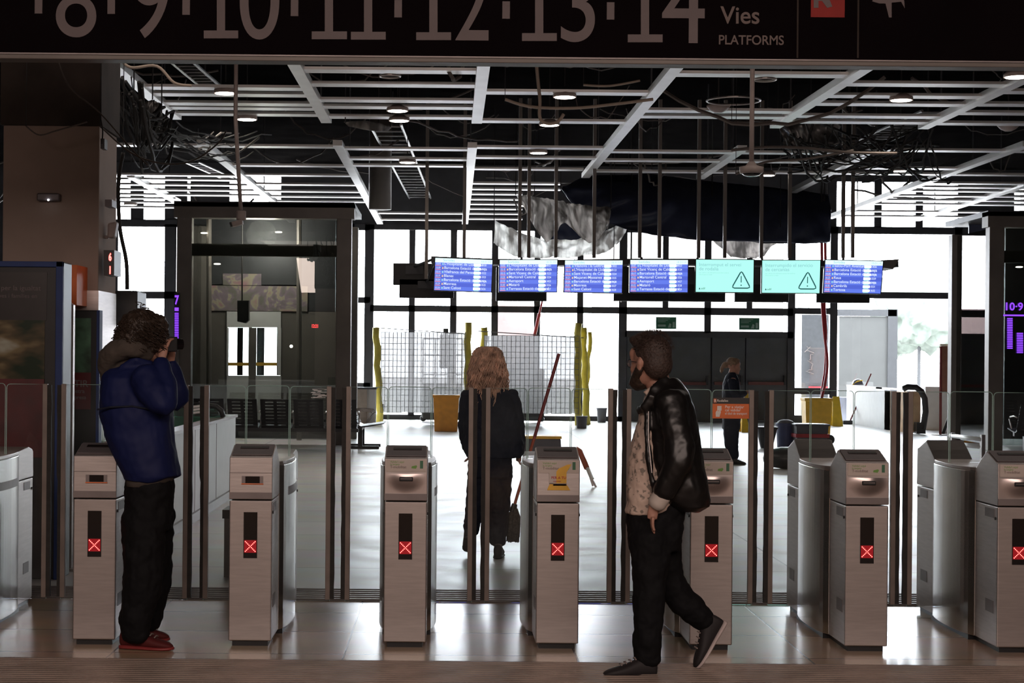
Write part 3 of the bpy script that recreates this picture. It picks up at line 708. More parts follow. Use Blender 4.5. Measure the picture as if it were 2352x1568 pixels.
# ------------------------------------------------------------------ downlights, rings, detectors
def downlight(px, py, label, r=.135, drop=0.0):
    p = GC(px, py) + Vector((0, 0, -drop))
    g = thing('downlight', label, 'ceiling light', p, 'round downlights in the ceiling')
    MB().lathe(p.x, p.y, [(p.z - .045, r * 1.05), (p.z - .05, r * 1.1), (p.z - .01, r * 1.1), (p.z + .03, r * .8)], 20).build('housing', 'cctv', g, smooth=True)
    MB().cyl(p.x, p.y, p.z - .052, p.z - .046, r * .95).build('lens', 'lamp', g)
    MB().tube([(p.x, p.y, p.z + .1), (p.x, p.y, ZC)], .008, 5).build('suspension', 'cable', g)
    li = bpy.data.lights.new('downlight_lamp', 'SPOT'); li.energy = 55; li.color = (1, .82, .68); li.spot_size = math.radians(120); li.spot_blend = .8; li.shadow_soft_size = .1
    lo = bpy.data.objects.new('downlight_lamp', li); COL.objects.link(lo); lo.parent = g; lo.location = (0, 0, -.07)
for a in [(518, 206, 'lit downlight on the left grid bay nearest the sign, the upper one'), (567, 267, 'lit downlight on the left grid bay, just above the hanging camera pole'),
          (913, 247, 'lit downlight with deep housing left of centre, the upper of a close pair'), (917, 270, 'lit downlight left of centre, the lower of a close pair'),
          (1297, 215, 'lit downlight on the upper slat in the centre of the ceiling'), (1262, 280, 'lit downlight dangling beside a curled conduit in the centre'),
          (1237, 345, 'lit downlight on the first far slat in the centre'), (936, 367, 'lit downlight under the far grid beside the cable tray'),
          (2070, 222, 'lit downlight in the wide bay right of the dome camera pole'), (2068, 387, 'lit downlight low over the far right grid'),
          (1762, 397, 'lit downlight directly right of the dome camera'), (2335, 168, 'lit downlight by the sign at the right photo edge'),
          (1205, 468, 'lit downlight among the far slats left of the bunched plastic'), (300, 466, 'lit downlight in the far slats beside the beige column')]:
    downlight(*a)
for px, py, r, lb in ((1685, 222, .34, 'large unlit metal ring beside the dome camera pole'), (896, 165, .12, 'small unlit ring in the left slat nearest the sign'), (1757, 173, .13, 'small unlit ring in the slat right of the camera pole')):
    p = GC(px, py); pts = [(p.x + r * math.cos(k * math.pi / 16), p.y + r * math.sin(k * math.pi / 16), p.z - .05) for k in range(33)]
    MB().tube(pts, .014, 6, cap=False).build('ceiling_ring', 'steel', label=lb, cat='lamp ring')
for px, py, lb in ((1650, 250, 'round smoke detector hanging under the big metal ring'), (2316, 293, 'round smoke detector near the right photo edge')):
    p = GC(px, py); g = thing('smoke_detector', lb, 'smoke detector', p)
    MB().lathe(p.x, p.y, [(p.z - .05, .05), (p.z - .02, .11), (p.z + .03, .16), (p.z + .05, .16)], 20).build('body', 'cctv', g, smooth=True)
    MB().tube([p + Vector((0, 0, .05)), (p.x, p.y, ZC)], .01, 6).build('stem', 'cable', g)

# hanging cameras
g = thing('dome_camera', 'pale dome camera on a long ceiling pole, right of centre', 'security camera', W(1726, 390, 17.0))
p = W(1726, 392, 17.0); top = W(1726, 60, 17.0)
MB().tube([(p.x, 17, p.z + .04), (p.x, 17, ZC)], .024, 12).build('pole', 'cctv', g, smooth=True)
MB().lathe(p.x, 17, [(p.z - .03, .10), (p.z - .015, .118), (p.z + .035, .122), (p.z + .05, .06), (p.z + .09, .03)], 24).build('housing', 'cctv', g, smooth=True)
MB().lathe(p.x, 17, [(p.z - .058, .04), (p.z - .05, .07), (p.z - .03, .095)], 24).build('dome', 'blackglass', g, smooth=True)
g = thing('bullet_camera', 'pale bullet camera under a slanted ceiling pole, in front of the glass lift shaft', 'security camera', W(547, 500, 18.0))
a = W(541, 275, 18); b = W(553, 482, 18)
MB().tube([Vector((a.x, 18, ZC)), a, b], .022, 12).build('pole', 'cctv', g, smooth=True)
c = W(554, 484, 18); MB().cyl(c.x, c.y, c.z - .1, c.z, .052).build('junction_box', 'cctv', g, bevel=.01)
c0 = W(557, 505, 18); MB().tube([W(556, 500, 18), W(556, 508, 18)], .012, 8).build('bracket', 'cctv', g)
MB().prism([W(528, 510, 17.95), W(556, 503, 17.95), W(557, 514, 17.95), W(532, 521, 17.95)], (0, .1, 0)).build('camera_body', 'cctv', g, bevel=.008)
MB().prism([W(526, 511, 17.93), W(531, 509.5, 17.93), W(534, 520, 17.93), W(530, 521.5, 17.93)], (0, .11, 0)).build('lens_hood', 'black', g)

# cable trays, duct, cables above the grid
def tray(label, p0, p1, z, w=.3, n=14):
    a = GR(*p0, z); b = GR(*p1, z); d = (b - a); u = Vector((-d.y, d.x, 0)).normalized() * w / 2
    g = thing('cable_tray', label, 'cable tray', a)
    for s in (-1, 1): MB().tube([a + u * s, b + u * s], .025, 6).build('side_rail', 'galv', g)
    for i in range(n):
        q = a + d * (i + .5) / n; MB().tube([q - u, q + u], .018, 6).build('rung', 'galv', g)
    for k in (.15, .85): q = a + d * k; MB().tube([q, (q.x, q.y, ZC)], .012, 5).build('hanger_rod', 'frame_dark', g)
tray('galvanised ladder cable tray above the grid, left of centre', (885, 285), (965, 455), 5.7, .55, 22)
tray('galvanised ladder tray behind the left grid bay by the sign', (415, 140), (480, 195), 5.6, .3, 8)
tray('galvanised tray above the far left grid', (440, 372), (530, 412), 5.8, .3, 10)
tray('bright ladder tray above the far right grid', (2160, 255), (1990, 330), 5.7, .6, 14)
p = W(873, 455, 33); MB().tube([(p.x, 33, ZC), (p.x, 33, p.z - .22)], .22, 20).build('ventilation_duct', 'frame_brown', label='grey vertical duct stub under the dark ceiling, left of centre', cat='duct', smooth=True)
def droop(a, b, sag, n=14, jit=.0):
    return [a.lerp(b, k / n) + Vector((random.uniform(-jit, jit), random.uniform(-jit, jit), -sag * 4 * (k / n) * (1 - k / n) + random.uniform(-jit, jit))) for k in range(n + 1)]
random.seed(21)
t = MB()
for i in range(110):
    Yc = random.uniform(12, 40); x = random.uniform(-.31, .36) * Yc
    a = Vector((x, Yc, random.uniform(5.15, 6.3))); b = a + Vector((random.uniform(-3, 3), random.uniform(-2, 2), random.uniform(-.3, .4)))
    t.tube(droop(a, b, random.uniform(.05, .5), 12, .03), random.choice([.008, .012, .018, .025]), 5)
t.build('tangled_cables', 'cable_grey', label='tangle of loose cables above the open ceiling grid', cat='cables', kind='stuff')
t = MB()
for i in range(22):
    a = W(random.uniform(255, 330), random.uniform(175, 250), 16.5); b = W(random.uniform(330, 410), random.uniform(240, 330), 18.5)
    t.tube(droop(a, b, random.uniform(.1, .5), 10, .02), random.choice([.008, .014, .02]), 5)
for i in range(12):
    a = W(random.uniform(330, 420), random.uniform(280, 320), 18); b = W(random.uniform(470, 640), random.uniform(300, 350), 22)
    t.tube(droop(a, b, random.uniform(.05, .3), 10, .03), random.choice([.008, .014]), 5)
t.build('tangled_cables', 'cable', label='thick black bundle of cables sagging beside the top of the beige column', cat='cables', kind='stuff')
t = MB()
for i in range(40):
    a = W(random.uniform(1800, 2150), random.uniform(270, 330), 26); b = W(random.uniform(1780, 2200), random.uniform(330, 420), 27)
    t.tube(droop(a, b, random.uniform(.05, .4), 10, .03), random.choice([.008, .014, .02]), 5)
t.tube([W(1950, 350, 26.5), (W(1950, 350, 26.5).x, 26.5, ZC)], .02, 5)
t.build('tangled_cables', 'cable', label='dark tangle of cables over the far right part of the ceiling', cat='cables', kind='stuff')
for P, Yc, r, m, lb in (
    ([(230, 290), (300, 350), (370, 375), (440, 370), (500, 330), (520, 300)], 13.8, .007, 'cable_grey', 'thin cable looping from the beige column toward the left grid bay'),
    ([(60, 290), (90, 310), (130, 300), (200, 280)], 13.5, .006, 'cable_grey', 'thin cable across the upper front of the beige column'),
    ([(130, 130), (160, 200), (230, 260), (300, 340), (340, 380)], 13.0, .006, 'cable_grey', 'long thin cable falling from the sign past the beige column'),
    ([(283, 350), (272, 420), (275, 520), (290, 600), (292, 665)], 15.2, .018, 'cable', 'thick black cable dropping beside the beige column to the black box'),
    ([(232, 275), (236, 300), (234, 330)], 13.7, .006, 'cable', 'short cable with plug on the right edge of the beige column'),
    ([(1160, 228), (1220, 245), (1320, 248), (1420, 238), (1500, 228)], 19, .018, 'conduit', 'pale conduit sagging across the centre of the ceiling'),
    ([(1232, 145), (1236, 190), (1240, 230), (1240, 270), (1256, 283), (1280, 280), (1295, 262)], 19, .02, 'conduit', 'pale curled conduit hanging in the centre beside a downlight'),
    ([(1340, 195), (1400, 197), (1470, 185)], 19.5, .014, 'conduit', 'short pale conduit right of centre below the sign'),
    ([(270, 130), (300, 155), (360, 152), (400, 190), (440, 197)], 16, .014, 'conduit', 'pale conduit winding behind the left grid bay'),
    ([(1680, 345), (1760, 338), (1850, 340), (1950, 350), (2060, 352)], 22, .02, 'cable_grey', 'long grey hose arching right of the dome camera'),
    ([(1690, 400), (1760, 372), (1850, 365), (1960, 345)], 22, .016, 'cable_grey', 'lower grey hose right of the dome camera')):
    pts = [W(x, y, Yc) for x, y in P]; Q = []
    for i in range(len(pts) - 1):
        p0 = pts[max(i - 1, 0)]; p1 = pts[i]; p2 = pts[i + 1]; p3 = pts[min(i + 2, len(pts) - 1)]
        for k in range(6):
            u = k / 6; Q.append(0.5 * ((2 * p1) + (p2 - p0) * u + (2 * p0 - 5 * p1 + 4 * p2 - p3) * u * u + (3 * p1 - p0 - 3 * p2 + p3) * u ** 3))
    Q.append(pts[-1])
    h = thing('hanging_cable', lb, 'cable', Q[0]); MB().tube(Q, r, 7).build('cable_run', m, h, smooth=True)
    MB().tube([Q[0], (Q[0].x, Q[0].y, ZC)], .004, 5).build('suspension_wire', 'cable', h)

# ------------------------------------------------------------------ beige column and what is fixed to it
CYD = 14.0
cl = MB(); ca = W(5, 600, CYD); cb = W(226, 600, CYD)
zt = W(115, 288, CYD).z
cl.box(ca.x, cb.x, CYD, CYD + .74, 0, zt)
col_ = thing('column', 'square beige painted column at the left, raw concrete at its top', 'column', ((ca.x + cb.x) / 2, CYD + .37, 0))
cl.build('shaft', 'column', col_, bevel=.01)
MB().box(ca.x - .02, cb.x + .02, CYD - .02, CYD + .76, zt, ZC).build('raw_top', 'concrete', col_, label='dark raw concrete top of the column')
MB().box(W(172, 690, CYD).x, cb.x + .006, CYD - .012, CYD + .745, 0, W(200, 667, CYD).z).build('steel_cladding', 'steel', col_, label='grey metal cladding on the lower part')
g = thing('emergency_light', 'small emergency light on the front of the beige column', 'emergency light', W(110, 455, CYD - .05))
MB().pbox(84, 443, 136, 461, CYD - .08, d=.08).build('housing', 'slope', g, bevel=.01)
MB().ell(W(111, 459, CYD - .085), (.008, .008, .008), 10, 8).build('indicator_lamp', emat('cold_led', (.9, .95, 1), 10), g)
g = thing('wall_camera', 'white wall camera on the right flank of the beige column', 'security camera', (cb.x + .1, CYD + .3, W(245, 530, CYD).z))
c = W(244, 528, CYD + .2)
MB().prism([W(247, 512, CYD + .2), W(268, 508, CYD + .2), W(262, 546, CYD + .2), W(246, 546, CYD + .2)], (0, .12, 0)).build('camera_body', 'cctv', g, bevel=.015)
MB().tube([W(228, 535, CYD + .25), W(236, 544, CYD + .25), W(250, 545, CYD + .25)], .014, 8).build('bracket', 'cctv', g)
g = thing('led_number_display', 'black display with red digits on the right flank of the beige column', 'display', (cb.x + .04, CYD + .1, W(250, 600, CYD).z))
MB().pbox(238, 574, 262, 632, CYD - .02, d=.3).build('display_housing', 'black', g)
t = MB(); add_text(t, '6', W(249.5, 598, CYD - .025), .085, bold=.003, sx=.55); add_text(t, '1', W(249, 628, CYD - .025), .085, bold=.003, sx=.6); t.build('red_digits', 'led', g)
g = thing('electrical_box', 'small grey box high on the right flank of the beige column', 'box', W(248, 467, CYD + .1)); MB().pbox(241, 458, 257, 474, CYD + .05, d=.2).build('box_body', 'slope', g)
g = thing('cable_plug', 'small black plug dangling at the right edge of the beige column', 'plug', W(235, 328, CYD - .1)); MB().pbox(231, 318, 240, 341, CYD - .12, d=.12).build('plug_body', 'black', g)
MB().pbox(262, 667, 315, 746, 15.0, d=.45).build('equipment_box', 'black', label='black equipment box behind the beige column above the photographer', cat='box', bevel=.01)
MB().pbox(148, 608, 176, 700, 13.6, d=.4).build('orange_sign', 'orange', label='plain orange sign blade beside the blue framed advertising panel', cat='sign')
# advertising panel with blue frame
AY = 12.2
g = thing('advertising_panel', 'tall dark advertising panel with blue frame at the left photo edge', 'advertising panel', W(40, 1250, AY))
fz = 0
xa, xb = W(-170, 700, AY).x, W(145, 700, AY).x; zt = W(60, 600, AY).z
MB().box(xa, xb, AY, AY + .28, 0, zt).build('cabinet', 'black', g, bevel=.01)
t = MB(); t.box(xb - .05, xb, AY - .02, AY + .02, .0, zt); t.box(xa, xb, AY - .02, AY + .02, zt - .04, zt)
t.build('blue_frame', 'blueframe', g, bevel=.004, label='glossy blue frame')
MB().box(W(-150, 700, AY).x, W(108, 700, AY).x, AY - .01, AY, W(60, 735, AY).z, W(60, 625, AY).z).build('dark_poster', 'poster_dark', g)
MB().box(W(-150, 700, AY).x, W(104, 700, AY).x, AY - .012, AY, W(60, 900, AY).z, W(60, 735, AY).z).build('photo_poster', 'poster', g)
MB().box(W(-150, 700, AY).x, W(104, 700, AY).x, AY - .014, AY, W(60, 1050, AY).z, W(60, 870, AY).z).build('red_poster', 'poster_red', g)
t = MB(); add_text(t, 'per la igualtat', W(2, 666, AY - .012), .05, bold=.0003, sx=1.05); add_text(t, 'noves i famílies en', W(-18, 683, AY - .012), .042, sx=1.05); t.build('poster_text', 'sign_txt', g)
g = thing('poster_stand', 'second dark poster stand with green and red picture in front of the beige column', 'poster stand', W(190, 1100, 13.2))
PX = 13.2
MB().box(W(150, 800, PX).x, W(228, 800, PX).x, PX, PX + .1, 0, W(190, 712, PX).z).build('cabinet', 'black', g, bevel=.008)
MB().box(W(222, 800, PX).x, W(229, 800, PX).x, PX - .01, PX + .1, 0, W(190, 712, PX).z).build('blue_edge', 'blueframe', g)
MB().pbox(160, 730, 208, 862, PX - .008, d=.008).build('poster_picture', 'green', g)
MB().pbox(160, 855, 208, 940, PX - .010, d=.008).build('red_poster', 'poster_red', g)
t = MB(); add_text(t, 'TIR', W(170, 888, PX - .014), .075, bold=.001); add_text(t, 'nostra', W(160, 902, PX - .014), .045, bold=.0006); add_text(t, 'empresa', W(155, 916, PX - .014), .042, bold=.0006); t.build('poster_text', 'sign_txt', g)
g = thing('steel_post', 'slim grey steel post between the two advertising panels', 'post', (W(157, 1000, 12.7).x, 12.7, 0))
x0, x1 = W(147, 900, 12.7).x, W(167, 900, 12.7).x
MB().prism([(x0, 12.7, 0), (x1, 12.7, 0), (x1, 12.7, W(157, 700, 12.7).z), (x0 + .02, 12.7, W(157, 690, 12.7).z), (x0, 12.7, W(157, 690, 12.7).z)], (0, .06, 0)).build('post_profile', 'steel', g)
MB().box(x0 - .02, x1 + .04, 12.65, 12.82, 0, .02).build('base_plate', 'steel', g)

# ------------------------------------------------------------------ glass lift shafts
def lift(px0, px1, Yf, Yb, side, label, right):
    ytop = 466 if not right else 488
    X0, X1 = W(px0, 700, Yf).x, W(px1, 700, Yf).x; zt = W((px0 + px1) / 2, ytop, Yf).z
    g = thing('lift_shaft', label, 'lift', ((X0 + X1) / 2, (Yf + Yb) / 2, 0))
    pw = .27
    for x in (X0, X1 - pw):
        for y in (Yf, Yb): MB().box(x, x + pw, y, y + .25, 0, zt - .25).build('corner_post', 'frame_brown', g, bevel=.01)
    MB().box(X0 - .05, X1 + .05, Yf - .05, Yf + .3, zt - .28, zt).build('top_beam', 'frame_brown', g)
    MB().box(X0 - .05, X1 + .05, Yf - .05, Yb + .3, zt - .08, zt + .02).build('roof', 'frame_dark', g)
    zc = W(600, 575, Yf).z
    MB().box(X0 + pw, X1 - pw, Yf + .05, Yf + .2, zc - .1, zc + .12).build('cross_beam', 'frame_brown', g)
    MB().box(X0 + pw, X1 - pw, Yf + .03, Yf + .045, .1, zt - .28).build('front_glass', 'lift_glass', g)
    for x in (X0 + .1, X1 - .12): MB().box(x, x + .015, Yf + .25, Yb, .1, zt - .28).build('side_glass', 'lift_glass', g)
    return g, X0, X1, zt
LY = 31.0
g, X0, X1, zt = lift(405, 806, LY, 33.3, 1, 'tall glass lift shaft with brown steel posts, left of the departure screens', False)
Yb = 33.3
def lp(nm, x0, y0, x1, y1, m, Y=Yb + .1, d=.06, lb=None): return MB().pbox(x0, y0, x1, y1, Y, d=d).build(nm, m, g, label=lb)
lp('rear_wall', 436, 485, 770, 655, 'frame_dark'); lp('rear_wall_panel', 436, 715, 520, 1000, 'frame_brown'); lp('rear_wall_panel', 645, 715, 770, 1000, 'frame_brown')
lp('rear_wall_panel', 706, 655, 770, 715, 'frame_dark'); lp('pit_wall', 436, 960, 770, 1030, 'frame_dark')
lp('rear_wall', 436, 640, 770, 751, 'frame_dark', Yb + .22, .05)
lp('mural_panel', 454, 655, 706, 715, 'mural', Yb + .06, .04, 'mural panel in faded pink, green and grey'); lp('mural_panel', 512, 628, 600, 655, 'mural', Yb + .06, .04, 'upper mural panel')
t = MB(); t.pbox(521, 715, 578, 752, Yb + .04, d=.05); t.pbox(521, 752, 524, 862, Yb + .04, d=.05); t.pbox(571, 752, 578, 862, Yb + .04, d=.05); t.pbox(521, 862, 574, 965, Yb + .04, d=.05); t.build('lift_door', 'parapet', g, label='pale lift door with window')
t = MB(); t.pbox(578, 715, 645, 752, Yb + .04, d=.05); t.pbox(578, 752, 588, 862, Yb + .04, d=.05); t.pbox(636, 752, 645, 862, Yb + .04, d=.05); t.pbox(586, 862, 645, 965, Yb + .04, d=.05); t.build('lift_door', 'parapet', g, label='pale lift door with window')
for a, b in ((524, 571), (588, 636)):
    lp('door_glass', a, 752, b, 862, 'pane', Yb + .06, .01); lp('yellow_stripe', a, 832, b, 840, 'yellow', Yb + .03, .01)
lp('centre_column', 572, 752, 586, 965, 'frame_brown', Yb + .02, .1); lp('window_mullion', 545, 752, 557, 862, 'frame_brown', Yb + .07, .05); lp('window_mullion', 590, 752, 606, 862, 'frame_brown', Yb + .07, .05)
MB().poly([(545, 690), (571, 690), (571, 735), (563, 742), (545, 738)], LY + 1.2, .2).build('counterweight', 'black', g)
MB().tube([W(556, 500, LY + 1.3), W(556, 692, LY + 1.3)], .015, 6).build('lift_cable', 'cable', g)
for x in (480, 687): MB().tube([W(x, 500, LY + 1.6), W(x, 1020, LY + 1.6)], .05, 8).build('guide_rail', 'frame_brown', g)
t = MB(); add_text(t, '12:21', W(715, 752, LY + .0), .085, bold=.002, sx=.7); t.build('red_clock_digits', emat('red_clock', (1, .05, .05), 2.0), g)
li = bpy.data.lights.new('lift_fill_light', 'POINT'); li.energy = 150; li.color = (1, .9, .82); li.shadow_soft_size = .3  # point light added to brighten the mural behind the glass
lo = bpy.data.objects.new('lift_fill_light', li); COL.objects.link(lo); lo.location = W(600, 540, LY + 1.1)
for px, py in ((469, 535), (640, 533), (499, 606)):
    c = W(px, py, LY + 1.5); MB().ell(c, (.07, .07, .015), 14, 6).build('lift_lamp', 'lamp', g)
c = W(669, 795, LY + 1.2); MB().ell(c, (.03, .03, .03), 12, 8).build('lift_lamp', 'lamp', g)
g = thing('violet_sign', 'narrow violet lit sign with numeral 7 beside the left glass lift shaft', 'sign', W(404, 790, 30.6))
MB().pbox(400, 672, 412, 792, 30.62, d=.06).build('sign_case', 'black', g); p = W(406, 790, 30.66); MB().box(p.x - .03, p.x + .03, 30.63, 30.69, 0, p.z).build('sign_post', 'frame_brown', g)
t = MB(); add_text(t, '7', W(401, 698, 30.6), .22, bold=.008, sx=.65); t.pbox(401, 706, 410, 714, 30.6, d=.01)
for i in range(18): t.pbox(401, 718 + i * 4, 410, 720.6 + i * 4, 30.6, d=.01)
t.build('violet_tubes', 'purple', g)
g, X0, X1, zt = lift(2272, 2700, LY, 33.3, -1, 'glass lift shaft with brown posts at the right photo edge', True)
lp('rear_wall', 2310, 500, 2600, 1010, 'frame_dark', 33.2)
lp('side_panel', 2226, 500, 2270, 580, 'tarp', 32.9, .05)
t = MB(); add_text(t, '10·9', W(2306, 712, LY - .0), .2, bold=.003); t.pbox(2304, 722, 2352, 726, LY, d=.01)
for i in range(18): t.pbox(2314, 730 + i * 4, 2326, 732.6 + i * 4, LY, d=.01)
for i in range(12): t.pbox(2336, 764 + i * 4, 2350, 766.6 + i * 4, LY, d=.01)
t.build('violet_tubes', 'purple', g, label='violet lit numerals and tubes')
for px, py in ((2335, 523), (2310, 592), (2341, 613)): MB().ell(W(px, py, LY + 1.5), (.07, .07, .015), 14, 6).build('lift_lamp', 'lamp', g)
# green service panel seen between the right posts
MB().box(W(2205, 700, 36).x, W(2275, 700, 36).x, 36, 36.1, 0, W(2240, 768, 36).z).build('partition', 'door', label='dark partition behind the right glass lift shaft', cat='partition')
MB().pbox(2218, 735, 2255, 762, BY - .1, d=.12).build('exit_sign', 'green_sign', label='green exit notice seen between the right lift posts', cat='sign')
for px, py, lb in ((1507, 728, 'green exit notice above the dark doors, the left one of two'), (1698, 730, 'green exit notice above the dark doors, the right one of two')):
    g = thing('exit_sign', lb, 'sign', W(px + 22, py + 28, BY - .15)); MB().pbox(px, py, px + 46, py + 27, BY - .12, d=.2).build('notice_board', 'green_sign', g)
    t = MB()
    for i in range(3): t.pbox(px + 4, py + 3 + i * 3.5, px + 32 - i * 5, py + 4.5 + i * 3.5, BY - .13, d=.01)
    t.pbox(px + 4, py + 17, px + 22, py + 22, BY - .13, d=.01); t.pbox(px + 38, py + 11, px + 43, py + 24, BY - .13, d=.01); t.poly([(px + 27, py + 24), (px + 31, py + 14), (px + 35, py + 16), (px + 34, py + 24)], BY - .13, .01)
    t.build('notice_print', mat('pale_green_print', (.3, .42, .36)) if 'pale_green_print' not in bpy.data.materials else bpy.data.materials['pale_green_print'], g)

# ------------------------------------------------------------------ departure screens on a hanging beam
QY = 29.6
g = thing('screen_beam', 'long dark beam hung on rods, carrying the row of departure screens', 'beam', W(1500, 590, QY + .3))
pts = [(990, 588), (1140, 594), (1300, 596), (1450, 594), (1600, 594), (1760, 597), (1900, 598), (2064, 600)]
for i in range(len(pts) - 1):
    a = W(*pts[i], QY + .15); b = W(*pts[i + 1], QY + .15)
    MB().prism([a, b, b + Vector((0, 0, -.1)), a + Vector((0, 0, -.1))], (0, .5, 0)).build('beam_section', 'frame_dark', g)
MB().prism([W(2026, 597, QY), W(2066, 595, QY), W(2052, 618, QY), W(2026, 614, QY)], (0, .6, 0)).build('beam_end', 'frame_brown', g, label='flared grey beam end')
for px, y0 in ((979, 640), (1066, 592), (1193, 592), (1214, 592), (1276, 592), (1364, 592), (1469, 592), (1514, 592), (1604, 592), (1664, 592), (1748, 592), (1813, 592), (1936, 592), (1958, 592)):
    a = W(px, y0, QY + .4); w_ = .03
    MB().box(a.x - w_, a.x + w_, QY + .37, QY + .43, a.z, ZG + 1.2).build('rod', 'frame_brown', g)
rows = [
 ["L'Hospitalet de Llobregat", "Barcelona Estació de França", "Vilafranca del Penedès", "Blanes", "Barcelona Estació de França", "Manresa", "Sant Celoni"],
 ["L'Hospitalet de Llobregat", "Barcelona Estació de França", "Sant Vicenç de Calders", "Martorell Central", "Aeroport", "Mataró", "Terrassa Estació del Nord"],
 ["Vilanova i la Geltrú", "L'Hospitalet de Llobregat", "Sant Vicenç de Calders", "Maçanet-Massanes", "Barcelona Estació de França", "Manresa", "Sant Celoni"],
 ["L'Hospitalet de Llobregat", "Sant Vicenç de Calders", "Barcelona Estació de França", "Martorell Central", "Aeroport", "Mataró", "Terrassa Estació del Nord"], None, None,
 ["Salou-Port Aventura", "Barcelona Estació de França", "Barcelona Estació de França", "Reus", "Barcelona Estació de França", "Cambrils", "Tortosa"]]
M['s_blue'] = emat('screen_blue', (.075, .12, .60), .95); M['s_blue2'] = emat('screen_light_blue', (.11, .18, .74), .95)
M['s_head'] = emat('screen_header', (.72, .97, 1.0), 1.0); M['s_white'] = emat('screen_white', (1, 1, 1), 1.1)
M['s_red'] = emat('screen_red', (.95, .30, .32), .8); M['s_mint'] = emat('screen_mint', (.40, .93, .80), .95); M['s_teal'] = emat('screen_teal', (.02, .12, .14), .6)
M['s_cyan'] = emat('screen_cyan', (.35, .75, .85), .8); M['s_or'] = emat('screen_orange', (.9, .6, .4), .8); M['s_pale'] = emat('screen_pale_text', (.7, .8, 1.0), .9)
M['s_faint'] = emat('screen_faint_text', (.30, .62, .68), .8)
labs = ['departure screen at the left end of the row, blue timetable starting with L\'Hospitalet', 'blue departure screen, second from the left end, above the red pole',
        'blue departure screen in the middle of the row, third from the left', 'blue departure screen directly left of the two mint warning screens',
        'mint green screen with warning triangle, the left one of two', 'mint green screen with warning triangle, the right one of two', 'blue departure screen at the right end of the row']
quads = [((1000, 592), (1131, 597), (1128, 670), (997, 666)), ((1148, 597), (1280, 597), (1278, 670), (1147, 669)), ((1298, 598), (1430, 598), (1428, 672), (1296, 670)),
         ((1448, 597), (1580, 597), (1579, 671), (1447, 670)), ((1599, 596), (1731, 597), (1730, 671), (1598, 670)), ((1751, 598), (1884, 598), (1882, 673), (1750, 672)), ((1896, 597), (2028, 600), (2022, 674), (1892, 671))]
